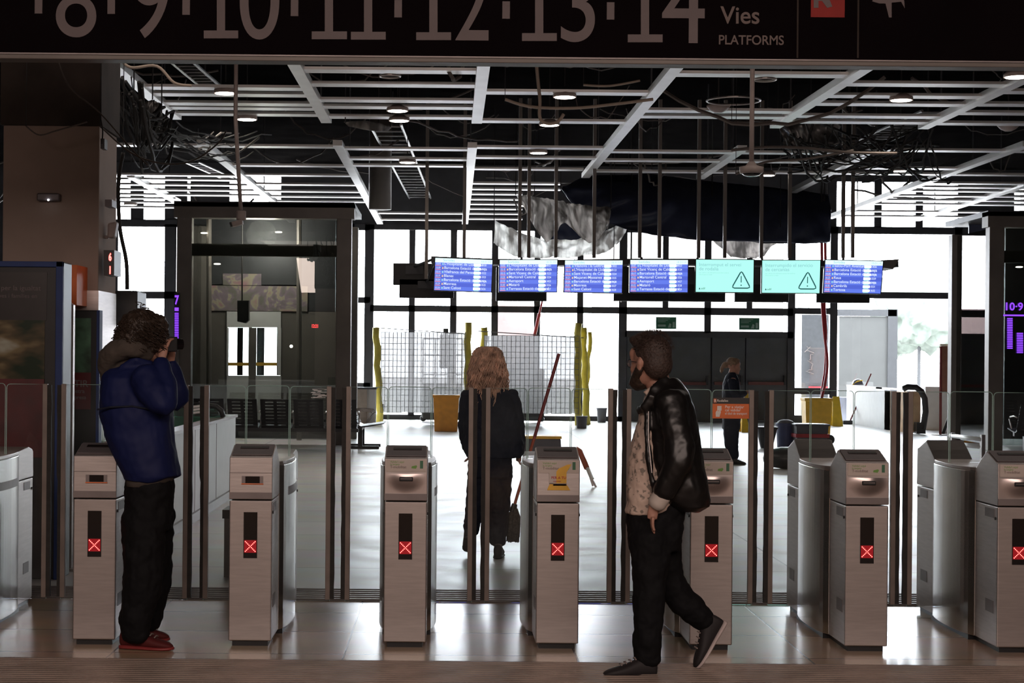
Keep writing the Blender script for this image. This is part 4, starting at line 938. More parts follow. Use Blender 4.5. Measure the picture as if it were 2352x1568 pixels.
for k in range(7):
    q = [W(x, y, QY) for x, y in quads[k]]
    def P(u, v, dd=0.0):   # u right, v down
        a = q[0].lerp(q[1], u); b = q[3].lerp(q[2], u); return a.lerp(b, v) + Vector((0, -dd, 0))
    def rect(mb, u0, v0, u1, v1, dd, th=.002): return mb.prism([P(u0, v0, dd), P(u1, v0, dd), P(u1, v1, dd), P(u0, v1, dd)], (0, th, 0))
    g = thing('departure_screen', labs[k], 'screen', P(.5, .5) + Vector((0, .05, 0)), 'screens in the hanging row')
    rect(MB(), -.015, -.025, 1.015, 1.025, 0.0, .07).build('casing', 'black', g)
    t = MB(); t.tube([P(.5, .2) + Vector((0, .06, 0)), P(.5, .08) + Vector((0, .2, 0))], .03, 6); t.build('bracket', 'frame_dark', g)
    def text(mb, s, u, v, size, dd=.006, **kw):
        vs, fs = text_mesh(s, size, **kw); o = P(u, v, dd); ex = (q[1] - q[0]).normalized(); ez = (q[0] - q[3]).normalized()
        return mb.add([o + ex * p.x + ez * p.z + Vector((0, p.y, 0)) for p in vs], fs)
    if rows[k]:
        rect(MB(), 0, 0, 1, 1, .003).build('display', 's_blue', g)
        rect(MB(), 0, 0, 1, .135, .0045).build('header_bar', 's_head', g)
        for i, s in enumerate(rows[k]):
            v0 = .135 + i * .1236
            rw = rect(MB(), 0, v0, 1, v0 + .1236, .004).build('timetable_row', 's_blue' if i % 2 else 's_blue2', g)
            t = MB().prism([P(.68, v0 + .005, .006), P(.80, v0 + .005, .006), P(.812, v0 + .045, .006), P(.80, v0 + .085, .006), P(.68, v0 + .085, .006)], (0, .002, 0)); t.build('white_cell', 's_white', rw)
            rect(MB(), .69, v0 + .085, .78, v0 + .118, .0055).build('cyan_mark', 's_cyan', rw); rect(MB(), .01, v0 + .085, .105, v0 + .105, .006).build('red_mark', 's_red', rw)
            rect(MB(), .125, v0 + .02, .15, v0 + .075, .006).build('line_mark', 's_or' if i % 2 else 's_cyan', rw)
            t = MB(); text(t, s, .16, v0 + .072, .066, bold=.0006); t.build('destination_text', 's_pale', rw)
            t = MB(); text(t, '10:%02d' % (4 + i * 5 + k), .01, v0 + .072, .052, sx=.75); t.build('time_text', 's_pale', rw)
            t = MB(); text(t, '%d' % (3020 + 101 * i + k), .82, v0 + .07, .05, bold=.0006, sx=.8); t.build('train_text', 's_pale', rw)
        t = MB(); text(t, 'Sortides', .14, .095, .06, bold=.0004); t.build('header_text', 's_faint', g); t = MB(); text(t, '10:31:14', .8, .095, .05); t.build('clock_text', 's_faint', g)
    else:
        rect(MB(), 0, 0, 1, 1, .003).build('display', 's_mint', g)
        t = MB(); s1, s2 = (('Interromput el servei', 'de rodalia') if k == 4 else ('Interrumpido el servicio', 'de cercanías'))
        text(t, s1, .05, .2, .085, bold=.0008); text(t, s2, .05, .33, .085, bold=.0008)
        text(t, 'per obres a la infraestructura ferroviària', .05, .42, .032); text(t, 'informació al web', .05, .48, .032); t.build('message_text', 's_faint', g)
        t = MB(); c = [(.645, .80), (.77, .40), (.79, .37), (.81, .40), (.93, .80), (.935, .85), (.90, .875), (.67, .875), (.64, .85)]
        t.tube([P(a, b, .006) for a, b in c + [c[0], c[1]]], .011, 6, cap=False); t.tube([P(.787, .5, .006), P(.787, .70, .006)], .008, 6); t.ell(P(.787, .785, .006), (.012, .005, .012), 10, 6)
        t.build('warning_triangle', 's_teal', g)
        t = MB(); t.prism([P(.05, .92, .005), (P(.065, .86, .005)), P(.08, .92, .005)], (0, .002, 0)); text(t, 'adif', .09, .92, .05); t.build('logo', 's_teal', g)
# rear-facing monitors, seen from behind
rb = [(903, 604, 1000, 655), (917, 640, 1042, 685), (1140, 665, 1256, 692), (1410, 665, 1537, 692), (1538, 665, 1666, 693), (1688, 665, 1812, 694), (1876, 665, 1998, 696)]
rl = ['black back of a monitor at the far left end of the screen row', 'black back of a lower monitor under the first departure screen', 'black monitor back hanging below the second departure screen',
      'black monitor back hanging below the fourth departure screen', 'black monitor back hanging below the left mint screen', 'black monitor back hanging below the right mint screen', 'black monitor back hanging below the last departure screen']
for i, (x0, y0, x1, y1) in enumerate(rb):
    g = thing('monitor', rl[i], 'screen', W((x0 + x1) / 2, y1, 31))
    yt = y0 if i < 2 else 612
    MB().pbox(x0, yt, x1, y1, 31, d=.08).build('rear_casing', 'black', g, bevel=.01)
    MB().pbox((x0 + x1) / 2 - 20, yt + 5, (x0 + x1) / 2 + 20, (yt + y1) / 2, 30.95, d=.05).build('mount_plate', 'frame_dark', g)
    MB().tube([W((x0 + x1) / 2, yt + 8, 30.97), W(max((x0 + x1) / 2, 1000), 593, 30.25)], .025, 6).build('bracket', 'frame_dark', g)

# ------------------------------------------------------------------ plastic sheets hanging from the ceiling
def sheet(rowsP, nu, wav, seed, th=.01):
    """rows of control pixels (px,py,Y) lofted into a creased sheet with real thickness"""
    random.seed(seed); V = []; nr = len(rowsP); sub = 6
    def cr(P, t):
        n = len(P) - 1; i = min(int(t * n), n - 1); u = t * n - i
        p0, p1, p2, p3 = P[max(i - 1, 0)], P[i], P[i + 1], P[min(i + 2, n)]
        return 0.5 * ((2 * p1) + (p2 - p0) * u + (2 * p0 - 5 * p1 + 4 * p2 - p3) * u * u + (3 * p1 - p0 - 3 * p2 + p3) * u ** 3)
    C = [[W(*p) for p in r] for r in rowsP]; NV = (nr - 1) * sub
    for j in range(NV + 1):
        v = j / NV
        for i in range(nu + 1):
            u = i / nu; p = cr([cr(r, u) for r in C], v)
            k = noise.noise(Vector((u * 9 + seed, v * 2.5, seed))) + .5 * noise.noise(Vector((u * 26, v * 5 + seed, 0)))
            V.append(p + Vector((0, k * wav, k * wav * .25)))
    F_ = [(j * (nu + 1) + i, j * (nu + 1) + i + 1, (j + 1) * (nu + 1) + i + 1, (j + 1) * (nu + 1) + i) for j in range(NV) for i in range(nu)]
    m = MB(); m.add(V, F_); return m
def solid(o, th=.006, thin=False):
    zs = max(o.data.vertices, key=lambda v: v.co.z)
    org = o.location.copy(); tops = sorted(o.data.vertices, key=lambda v: v.co.x)
    for v in (tops[2], zs, tops[-3]):
        p = v.co + org; MB().tube([p, (p.x, p.y, ZC)], .008, 5).build('tie_cord', 'cable', o)
    if thin: return o
    k = o.modifiers.new('s', 'SOLIDIFY'); k.thickness = th; dg = bpy.context.evaluated_depsgraph_get(); me = bpy.data.meshes.new_from_object(o.evaluated_get(dg)); o.modifiers.clear(); o.data = me
    for p in me.polygons: p.use_smooth = True
    return o
solid(sheet([[(1340, 405, 33), (1480, 400, 33.5), (1620, 415, 34), (1770, 430, 34.5), (1905, 445, 35)],
       [(1300, 425, 32), (1450, 450, 32.5), (1600, 470, 33), (1760, 480, 34), (1908, 490, 34)],
       [(1290, 432, 31.8), (1360, 490, 32), (1520, 530, 32.5), (1730, 545, 33), (1905, 548, 34)],
       [(1288, 436, 31.8), (1345, 492, 32), (1510, 540, 32.3), (1720, 556, 33), (1900, 560, 34)]], 60, .22, 3).build('plastic_sheet', 'tarp', label='big navy plastic sheet sagging from the ceiling above the right screens', cat='plastic sheet', smooth=True))
solid(sheet([[(1183, 447, 32), (1230, 452, 31.5), (1290, 462, 31.5), (1340, 470, 31.5), (1405, 478, 32)],
       [(1200, 470, 32), (1240, 480, 31.5), (1290, 475, 31.3), (1330, 485, 31.5), (1400, 500, 32)],
       [(1213, 495, 32), (1235, 520, 31.5), (1295, 500, 31.3), (1340, 530, 31.5), (1400, 510, 32)],
       [(1225, 510, 32), (1258, 553, 31.5), (1296, 512, 31.3), (1352, 556, 31.5), (1396, 520, 32)]], 70, .3, 5).build('plastic_sheet', 'tarp_white', label='bunched grey plastic sheet with two points, above the second screen', cat='plastic sheet', smooth=True), thin=True)
solid(sheet([[(1137, 505, 33.5), (1200, 535, 33.2), (1280, 552, 33), (1370, 535, 33.2), (1443, 505, 33.5)],
       [(1136, 530, 33.5), (1200, 560, 33.2), (1280, 572, 33), (1370, 560, 33.2), (1436, 535, 33.5)],
       [(1134, 560, 33.5), (1190, 590, 33.2), (1280, 592, 33), (1370, 582, 33.2), (1420, 560, 33.5)]], 70, .25, 8).build('plastic_sheet', sheet_mat('pale_plastic_sheet', (.75, .69, .64), .85), label='pale plastic sheet slung low across behind the first three screens', cat='plastic sheet', smooth=True), thin=True)
solid(sheet([[(1225, 455, 33.8), (1300, 480, 33.8), (1400, 490, 33.8)], [(1235, 505, 33.8), (1310, 530, 33.8), (1395, 525, 33.8)], [(1260, 556, 33.8), (1310, 560, 33.8), (1360, 558, 33.8)]], 30, .1, 18).build('plastic_sheet', 'tarp', label='dark plastic sheet behind the bunched grey sheet', cat='plastic sheet', smooth=True))
solid(sheet([[(1634, 535, 33.5), (1690, 548, 33.3), (1740, 552, 33.3), (1796, 550, 33.5)],
       [(1640, 555, 33.5), (1680, 575, 33.2), (1740, 580, 33.2), (1775, 565, 33.4)],
       [(1665, 575, 33.4), (1685, 592, 33.2), (1735, 592, 33.2), (1752, 585, 33.3)]], 40, .2, 11).build('plastic_sheet', 'tarp_white', label='small grey plastic sheet drooping behind the mint screens', cat='plastic sheet', smooth=True), thin=True)
solid(sheet([[(1408, 672, 33), (1425, 678, 33), (1450, 672, 33)], [(1414, 682, 33), (1426, 690, 33), (1442, 682, 33)], [(1424, 692, 33), (1426, 694, 33), (1428, 692, 33)]], 10, .03, 2).build('plastic_sheet', 'tarp_white', label='small hanging plastic pouch between third and fourth screen', cat='plastic sheet', smooth=True), thin=True)
solid(sheet([[(790, 280, 24), (850, 278, 24.5), (900, 292, 25)], [(800, 290, 24), (850, 300, 24.5), (890, 300, 25)]], 12, .05, 2).build('plastic_scrap', 'tarp_white', label='grey plastic scrap lying on the grid left of centre', cat='plastic sheet', smooth=True))
solid(sheet([[(1785, 285, 28), (1850, 280, 28), (1930, 285, 28)], [(1800, 320, 28), (1860, 330, 28), (1925, 325, 28)], [(1795, 340, 28), (1850, 352, 28), (1900, 345, 28)]], 20, .3, 4).build('foil_lining', 'galv', label='crumpled silvery foil above the grid right of the dome camera', cat='foil', smooth=True))
solid(sheet([[(332, 235, 19), (352, 230, 19), (372, 240, 19)], [(330, 285, 19), (350, 290, 19), (372, 280, 19)], [(300, 318, 19), (330, 322, 19), (365, 300, 19)]], 20, .15, 9).build('foil_lining', 'galv', label='crumpled silvery foil beside the cable bundle at the beige column', cat='foil', smooth=True))
# ------------------------------------------------------------------ escalator parapet on the left
PXr, PZ = -2.45, .93
g = thing('escalator_parapet', 'white panelled low wall around the escalator well behind the photographer', 'low wall', (-4.2, 16.6, 0))
MB().box(PXr - .08, PXr, 13.5, 19.8, 0, PZ - .03).build('side_wall', 'parapet', g)
MB().box(-6.5, PXr - .08, 13.5, 13.58, 0, PZ - .03).build('front_wall', 'parapet', g)
MB().box(-6.5, PXr - .08, 19.72, 19.8, 0, PZ - .03).build('rear_wall', 'parapet', g)
MB().box(PXr - .14, PXr + .02, 13.45, 19.85, PZ - .03, PZ).build('side_cap', mat('maroon_cap', (.18, .07, .06), .35), g, label='maroon handrail cap')
MB().box(-6.5, PXr - .14, 13.45, 13.63, PZ - .03, PZ).build('front_cap', 'steel', g)
for i in range(1, 4): MB().box(PXr, PXr + .004, 13.5 + i * 1.55, 13.51 + i * 1.55, .02, PZ - .04).build('panel_joint', 'steel_dark', g)
MB().box(PXr, PXr + .03, 13.5, 19.8, 0, .09).build('base_strip', 'steel_dark', g)  # dark strip along the foot of the side wall
def rail(nm, label, cat, pts, Y, r, m, group=None, glass=None, depth=.0):
    g = thing(nm, label, cat, W(pts[0][0], pts[0][1], Y))
    P = [W(x, y, Y) for x, y in pts]
    MB().tube(P, r, 8).build('handrail', m, g, smooth=True)
    if glass: MB().prism([W(x, y, Y) for x, y in glass], (0, .02, 0)).build('glass_balustrade', 'gg', g)
    return g
M['gg'] = glass_mat('green_glass', (.28, .62, .50), .12)
rail('escalator_balustrade', 'green glass escalator balustrade left of the photographer, behind the parapet', 'balustrade', [(168, 1012), (170, 960), (180, 938), (196, 930), (232, 926), (280, 926)], 14.6, .03, 'black', glass=[(170, 1090), (171, 962), (181, 941), (197, 934), (280, 930), (280, 1090)])
g = rail('escalator_balustrade', 'green glass escalator balustrade right of the photographer, behind the parapet', 'balustrade', [(400, 932), (470, 930), (496, 933), (508, 942), (513, 958)], 18.8, .03, 'black', glass=[(400, 1025), (400, 935), (470, 933), (495, 936), (508, 945), (512, 1025)])
for k in range(3): MB().tube([W(430, 936 + 7 * k, 18.5), W(474, 930 + 7 * k, 18.5)], .014, 6).build('handrail_light_bar', 'alu', g)  # bright metal bars standing in for the handrail lights
# litter bin between second display gate and its neighbour
g = thing('litter_bin', 'grey litter bin peeping out left of the second display gate', 'bin', (W(530, 1200, 11.6).x, 12.4, 0))
x0 = W(515, 1200, 12.4).x; MB().prism([(x0, 12.4, 0), (x0 + .3, 12.4, 0), (x0 + .33, 12.4, W(530, 1178, 12.4).z), (x0, 12.4, W(530, 1178, 12.4).z)], (0, .3, 0)).build('bin_body', 'cable_grey', g)
MB().box(x0 - .012, x0 + .34, 12.38, 12.72, W(530, 1190, 12.4).z, W(530, 1170, 12.4).z).build('bin_lid', 'black', g)

# ------------------------------------------------------------------ seating
def bench(name, label, base, yaw, n, slots=True):
    g = thing(name, label, 'bench', (0, 0, 0), 'perforated waiting seats')
    p = .56
    for i in range(n):
        y = (i - (n - 1) / 2) * p
        t = MB()
        a0 = Vector((-.27, 0, .88)); a1 = Vector((-.04, 0, .43))
        for k in range(8):      # slatted, perforated backrest
            u0 = k / 8; u1 = u0 + .085
            q0 = a0.lerp(a1, u0); q1 = a0.lerp(a1, u1)
            t.prism([q0 + Vector((0, y - .25, 0)), q1 + Vector((0, y - .25, 0)), q1 + Vector((.02, y - .25, .01)), q0 + Vector((.02, y - .25, .01))], (0, .5, 0))
        for s0, s1 in ((-.25, -.17), (-.03, .03), (.17, .25)):
            t.prism([a0 + Vector((0, y + s0, 0)), a1 + Vector((0, y + s0, 0)), a1 + Vector((.02, y + s0, .01)), a0 + Vector((.02, y + s0, .01))], (0, s1 - s0, 0))
        t.build('backrest', 'seat', g)
        MB().prism([(-.05, y - .25, .44), (.03, y - .25, .40), (.18, y - .25, .42), (.43, y - .25, .46), (.44, y - .25, .445), (.18, y - .25, .395), (.03, y - .25, .375), (-.07, y - .25, .42)], (0, .5, 0)).build('seat_pan', 'seat', g)
    for i in range(n + 1):
        y = (i - n / 2) * p
        MB().tube([(-.16, y, .66), (.0, y, .68), (.20, y, .66), (.24, y, .62), (.12, y, .46)], .014, 6).build('armrest', 'steel', g, smooth=True)
    MB().box(-.03, .05, -n * p / 2, n * p / 2, .33, .39).build('beam', 'seat', g)
    for y in (-(n * p / 2 - .2), n * p / 2 - .2):
        q = MB().box(-.03, .05, y - .03, y + .03, .05, .33).build('leg', 'seat', g)
        MB().box(-.22, .34, y - .035, y + .035, 0, .05).build('foot', 'seat', q)
    g.location = base; g.rotation_euler = (0, 0, yaw)
    return g
b = GR(825, 1031); bench('waiting_bench', 'black waiting bench seen side-on right of the left lift shaft', (b.x, b.y + .5, 0), 0, 2)
b = GR(650, 1034); bench('waiting_bench', 'row of black slotted seat backs in front of the left lift shaft', (b.x - .1, 28.9, 0), math.radians(90), 5)
b = GR(2350, 1040); bench('waiting_bench', 'black seat at the right photo edge in front of the right lift shaft', (W(2385, 900, 30).x, 29.6, 0), math.radians(90), 2)
g = thing('luggage_rail', 'low polished steel rail at the foot of the right lift shaft', 'rail', GR(2260, 1055))
for a, b_ in (((2182, 1000), (2256, 1009)), ((2182, 1018), (2258, 1026))): MB().tube([W(*a, 28.6), W(*b_, 27.6)], .035, 10).build('rail_tube', 'alu', g, smooth=True)
p = W(2257, 1005, 27.6); MB().box(p.x - .03, p.x + .03, 27.55, 27.65, 0, p.z + .05).build('support', 'steel_dark', g)
p = W(2186, 1000, 28.6); MB().box(p.x - .03, p.x + .03, 28.5, 28.6, 0, p.z + .05).build('support', 'steel_dark', g)

# ------------------------------------------------------------------ screens of netting on ochre poles
def pole(label, p0, p1, Y, r=.085):
    a = W(*p0, Y); b = W(*p1, Y); n = 10; pts = []
    for k in range(n + 1):
        q = a.lerp(b, k / n); q.x += .02 * math.sin(k * 1.9 + p0[0]); pts.append(q)
    pts[-1].z = 0
    return MB().tube(pts, r, 8).build('screen_pole', 'pole_y', label=label, cat='pole', group='ochre poles of the mesh screens', smooth=True)
pole('bent ochre pole at the left end of the mesh screens', (864, 752), (872, 968), 41.0)
pole('straight ochre pole at the right side of the left mesh screen', (1075, 740), (1074, 968), 41.0)
pole('short ochre pole just behind the blond woman\'s head, at the left of the right screen', (1112, 752), (1108, 968), 41.3)
pole('tall ochre pole at the right end of the mesh screens, left of three', (1328, 742), (1327, 968), 41.0)
pole('ochre pole at the right end of the mesh screens, middle of three', (1339, 752), (1348, 968), 41.4)
pole('thin ochre pole leaning right at the right end of the mesh screens', (1356, 762), (1343, 968), 41.9, .05)
for lb, x0, x1, y0, y1, Y in (('left translucent mesh screen with grid wire between ochre poles', 876, 1068, 762, 948, 41.0), ('right translucent mesh screen behind the blond woman', 1112, 1328, 770, 950, 41.0)):
    g = thing('mesh_screen', lb, 'screen', W((x0 + x1) / 2, 965, Y))
    # hung from a top wire between poles
    a = W(x0, y0, Y); b = W(x1, y1, Y); nx, nz = 30, 12; V = []
    for j in range(nz + 1):
        for i in range(nx + 1):
            V.append((a.x + (b.x - a.x) * i / nx, Y + .06 * noise.noise(Vector((i * .5, j * .2, x0))), a.z + (b.z - a.z) * j / nz + .03 * noise.noise(Vector((i * .4, 9, x0)))))
    m = MB(); m.add(V, [(j * (nx + 1) + i, j * (nx + 1) + i + 1, (j + 1) * (nx + 1) + i + 1, (j + 1) * (nx + 1) + i) for j in range(nz) for i in range(nx)])
    m.build('sheet', 'mesh_sheet', g, smooth=True)
    m = MB()
    for i in range(0, 22):
        x = a.x + (b.x - a.x) * i / 21; m.box(x - .006, x + .006, Y - .12, Y - .108, b.z, a.z)
    for j in range(0, 15):
        z = b.z + (a.z - b.z) * j / 14; m.box(a.x, b.x, Y - .12, Y - .108, z - .005, z + .005)
    m.build('wire_grid', 'wire', g)
    MB().tube([(a.x - .15, Y, a.z + .1), (b.x + .12, Y, a.z - .04)], .012, 5).build('top_wire', 'wire', g)
    for x in (a.x + .05, b.x - .05): MB().tube([(x, Y, 0), (x, Y, b.z + .2)], .02, 6).build('foot_tube', 'wire', g)
# things behind and beside the screens
def tub(name, label, cat, px, ytop, ybot, w, m, rim=None, tap=.85, Y=None, group=None, square=False, handle=False):
    b = GR(px, ybot); Y = b.y; zt = W(px, ytop, Y).z; r = w / 2 / FPX * Y
    g = thing(name, label, cat, (b.x, Y + r, 0), group)
    if square:
        R = []
        for z, q in ((0, tap), (.02, tap + .02), (zt * .93, .98), (zt * .935, 1.05), (zt, 1.06)):
            R.append([(b.x + r * q * sx, Y + r * .8 + r * .8 * q * sy, z) for sx, sy in ((-1, -1), (1, -1), (1, 1), (-1, 1))])
        MB().ring_loft(R).build('body', m, g, bevel=.02)
    else:
        MB().lathe(b.x, Y + r, [(0, r * tap), (zt * .9, r * .97), (zt * .91, r * 1.05), (zt, r * 1.06)], 24).build('body', m, g, smooth=False)
    MB().lathe(b.x, Y + r * (.8 if square else 1), [(zt, r * .92), (zt + .004, r * .9)], 24).build('mouth_shade', 'black', g)  # black disc on the closed top, painted shade for the opening
    return g, b, Y, zt, r
tub('waste_bin', 'orange plastic bin standing in front of the left mesh screen', 'bin', 1024, 907, 991, 60, 'bin', square=True)
tub('bucket', 'small black bucket by the windows right of the mesh screens', 'bucket', 1383, 937, 970, 24, 'greyp', tap=.8)
g = thing('laundry_cart', 'grey covered cart behind the right mesh screen', 'cart', GR(1205, 968))
MB().pbox(1163, 846, 1250, 946, 42.2, d=.7).build('cart_body', 'greyp', g, bevel=.03)
t = MB(); t.pbox(1190, 946, 1250, 958, 42.2, d=.6); t.build('cart_base', 'black', g)
for x in (1196, 1244): MB().ell(W(x, 962, 42.2), (.07, .05, .07), 12, 8).build('wheel', 'black', g)
MB().tube([W(1190, 846, 42.4), W(1207, 826, 42.4), W(1222, 846, 42.4)], .05, 6).build('cloth_bundle', 'greyp', g)
a = W(1249, 675, 41.9); b = W(1203, 880, 42.3)
g = thing('red_mop_handle', 'long red pole leaning in the cart behind the right mesh screen', 'pole', b)
MB().tube([a, a.lerp(b, .22)], [.02, .03], 8).build('thin_tip', 'redpl', g); MB().tube([a.lerp(b, .22), b], .045, 8).build('pole_shaft', 'redpl', g); MB().tube([b, (b.x, b.y, .2)], .04, 6).build('lower_pole', 'greyp', g)
g = thing('wire_cage_cart', 'grey wire cage trolley behind the left mesh screen', 'cart', GR(1010, 968))
for x in (972, 1000, 1030, 1062): MB().tube([W(x, 778, 42.6), (W(x, 778, 42.6).x, 42.6, .1)], .022, 6).build('upright', 'wire', g)
for y in (778, 815, 860, 905): MB().tube([W(972, y, 42.6), W(1062, y, 42.6)], .018, 6).build('crossbar', 'wire', g)
MB().pbox(972, 880, 1062, 945, 42.62, d=.5).build('load', 'greyp', g, bevel=.03); MB().pbox(968, 945, 1062, 962, 42.6, d=.5).build('base', 'black', g)
MB().pbox(1010, 768, 1034, 846, 42.75, d=.2).build('cloth_bag', 'greyp', g, bevel=.03); MB().pbox(1018, 754, 1030, 768, 42.75, d=.15).build('bag_top', 'black', g)
for px in (972, 1060): c = GR(px, 968); MB().ell((W(px, 965, 42.7).x, 42.7, .08), (.08, .05, .08), 12, 8).build('wheel', 'black', g)
g, b, Y, zt, r = tub('mop_bucket', 'dark wheeled pot at the foot of the right-hand ochre poles', 'bucket', 1337, 956, 984, 26, 'greyp')
g = thing('low_cabinet', 'low beige cabinet behind the side-on waiting bench', 'cabinet', W(822, 960, 40))
MB().pbox(806, 893, 842, 977.5, 40, d=.6).build('cabinet_body', 'conduit', g); MB().pbox(842, 893, 862, 976.5, 40.1, d=.5).build('white_side', 'white', g); MB().pbox(804, 889, 864, 894, 39.97, d=.7).build('top', 'frame_dark', g)

# cleaning things in the middle of the hall
g = thing('cleaning_crate', 'blue-grey crate with ochre rim behind the gate with the yellow sticker', 'crate', GR(1252, 1112))
CYY = GR(1252, 1112).y
MB().prism([W(1205, 1007, CYY), W(1288, 1008, CYY), W(1293, 1112, CYY), W(1200, 1112, CYY)], (0, .35, 0)).build('crate_body', 'greyp', g, bevel=.01)
MB().pbox(1203, 1001, 1290, 1008, CYY - .02, d=.4).build('crate_rim', 'bucket', g)
g = thing('dustpan_handle', 'orange and steel forked handle leaning right of the gate with yellow sticker', 'handle', GR(1366, 1118))
Yd = GR(1366, 1118).y
MB().tube([W(1322, 1030, Yd + .25), W(1332, 1036, Yd + .25), W(1348, 1075, Yd + .1)], .035, 8).build('grip', 'orh', g, smooth=True)
MB().tube([W(1340, 1052, Yd + .2), W(1360, 1100, Yd)], .026, 8).build('shaft', 'alu', g); MB().tube([W(1358, 1097, Yd), W(1370, 1120, Yd)], .012, 6).build('fork_tine', 'steel', g); MB().tube([W(1356, 1097, Yd), W(1362, 1116, Yd)], .012, 6).build('fork_tine', 'steel', g)
MB().tube([W(1322, 1030, Yd + .25), (W(1318, 1110, Yd + .25).x, Yd + .25, 0)], .02, 6).build('rear_leg', 'steel', g)
g, b, Y, zt, r = tub('cleaning_bin', 'big yellow rubbish bin below the hanging red tubes', 'bin', 1880, 914, 1012, 62, 'bucket', square=True)
g, b, Y, zt, r = tub('cleaning_caddy', 'black caddy with red band in front of the yellow bin', 'caddy', 1866, 974, 1030, 76, 'greyp', square=True)
MB().box(b.x - r * 1.01, b.x + r * 1.01, Y - .02, Y + r * 1.6, zt * .45, zt * .6).build('red_band', 'redpl', g)
c = W(1909, 1010, Y); MB().tube([(c.x, Y + .1, c.z), (c.x, Y + .16, c.z)], .09, 16).build('wheel', 'black', g); MB().tube([(c.x, Y + .13, c.z), (b.x, Y + .13, c.z)], .02, 6).build('axle', 'black', g)
g, b, Y, zt, r = tub('blue_bucket', 'dark blue bucket left of the black caddy', 'bucket', 1808, 972, 1027, 44, 'bluebin')
MB().ell((b.x, Y + r, zt), (r * .9, r * .9, .07), 14, 8).build('cloths', 'greyp', g)
g, b, Y, zt, r = tub('black_basin', 'round black basin left of the dark blue bucket', 'basin', 1765, 981, 1030, 50, 'black', tap=.55)
p = GR(1812, 1078); MB().ell((p.x, p.y + .2, .16), (.34, .28, .165), 18, 10).build('black_bag', 'black', label='dark rubbish bag on the floor below the blue bucket', cat='bag', disp=.06, dscale=.15, smooth=True)
# red tubes hanging into the bin
Yr = GR(1880, 1012).y + .25
g = thing('red_tubes', 'pair of long red tubes hanging from the ceiling into the yellow bin', 'tubes', W(1889, 600, Yr))
for k, P in enumerate(([(1886, 520), (1888, 600), (1888, 690), (1893, 760), (1900, 830), (1895, 880), (1884, 925)], [(1893, 480), (1896, 600), (1893, 690), (1897, 760), (1896, 840), (1889, 890), (1887, 925)])):
    pts = [W(x, y, Yr + k * .06) for x, y in P]; Q = []
    for i in range(len(pts) - 1):
        p0 = pts[max(i - 1, 0)]; p1 = pts[i]; p2 = pts[i + 1]; p3 = pts[min(i + 2, len(pts) - 1)]
        for q in range(6):
            u = q / 6; Q.append(0.5 * ((2 * p1) + (p2 - p0) * u + (2 * p0 - 5 * p1 + 4 * p2 - p3) * u * u + (3 * p1 - p0 - 3 * p2 + p3) * u ** 3))
    Q.append(pts[-1]); MB().tube(Q, .030, 8).build('tube', 'redpl', g, smooth=True); MB().tube([Q[0], (Q[0].x, Q[0].y, ZC)], .02, 6).build('support_cord', 'cable', g)
def caution(label, x0, x1, y0, y1):
    b = GR((x0 + x1) / 2, y1); Y = b.y; g = thing('caution_sign', label, 'floor sign', b)
    a = W(x0, y0, Y); c = W(x1, y1, Y); w = c.x - a.x
    for s, nm in ((0, 'front_panel'), (1, 'rear_panel')):
        d = .22 * (1 if s else -1)
        MB().hexa([(a.x + w * .2, Y, a.z), (c.x - w * .2, Y, a.z), (c.x, Y + d, 0), (a.x, Y + d, 0)], [(a.x + w * .2, Y + .02, a.z), (c.x - w * .2, Y + .02, a.z), (c.x, Y + d + .02, 0), (a.x, Y + d + .02, 0)]).build(nm, 'yel', g)
caution('yellow caution floor sign right of the yellow bin', 1908, 1932, 910, 978)
caution('small yellow caution floor sign just behind the guard', 1700, 1719, 958, 992)

# counter, escalator end and board at the right
g = thing('reception_counter', 'curved white counter with beige end at the right of the hall', 'counter', GR(2000, 985))
a = GR(1955, 972); b = GR(2044, 988); c = GR(2082, 993)
def panel(p, q, z0, z1, m, nm, th=.5):
    MB().prism([(p.x, p.y, z0), (q.x, q.y, z0), (q.x, q.y, z1), (p.x, p.y, z1)], (0, th, 0)).build(nm, m, g)
m1 = a.lerp(b, .35) + Vector((0, -.5, 0)); m2 = a.lerp(b, .7) + Vector((0, -.35, 0))
for i, (p, q) in enumerate(((a, m1), (m1, m2), (m2, b))): panel(p, q, 0, .95, 'white', 'front_panel')
panel(b, c, 0, .92, 'beige', 'end_panel')
for p, q in ((a, m1), (m1, m2), (m2, c)): MB().prism([(p.x, p.y - .05, .95), (q.x, q.y - .05, .95), (q.x, q.y - .05, .99), (p.x, p.y - .05, .99)], (0, .6, 0)).build('counter_top', 'steel', g)
p = W(1970, 888, a.y + .2); g = thing('helmet', 'dark domed helmet with yellow stripe on the left end of the counter', 'helmet', (p.x, p.y, .99))
MB().lathe(p.x, p.y, [(.99, .15), (1.03, .15), (1.10, .12), (1.14, .06), (1.15, .01)], 18).build('shell', 'greyp', g, smooth=True); MB().tube([(p.x - .14, p.y - .06, 1.0), (p.x - .03, p.y - .13, 1.09), (p.x + .1, p.y - .07, 1.11)], .018, 6).build('yellow_stripe', 'yel', g)
Yb_ = a.y - .6; g = thing('broom', 'broom with thin red handle leaning against the counter', 'broom', GR(1946, 980))
MB().tube([W(2001, 858, Yb_), W(1950, 972, Yb_)], .018, 6).build('handle', 'dred', g); p = W(1948, 975, Yb_); MB().box(p.x - .14, p.x + .1, Yb_ - .08, Yb_ + .08, 0, max(.1, p.z + .03)).build('broom_head', 'black', g, bevel=.02)
MB().pbox(1922, 912, 1954, EYE * FPX / (a.y + .6) + 820 + 7.8, a.y + .6, d=.5).build('grey_box', 'greyp', label='grey box behind the yellow floor sign and left of the counter', cat='box')
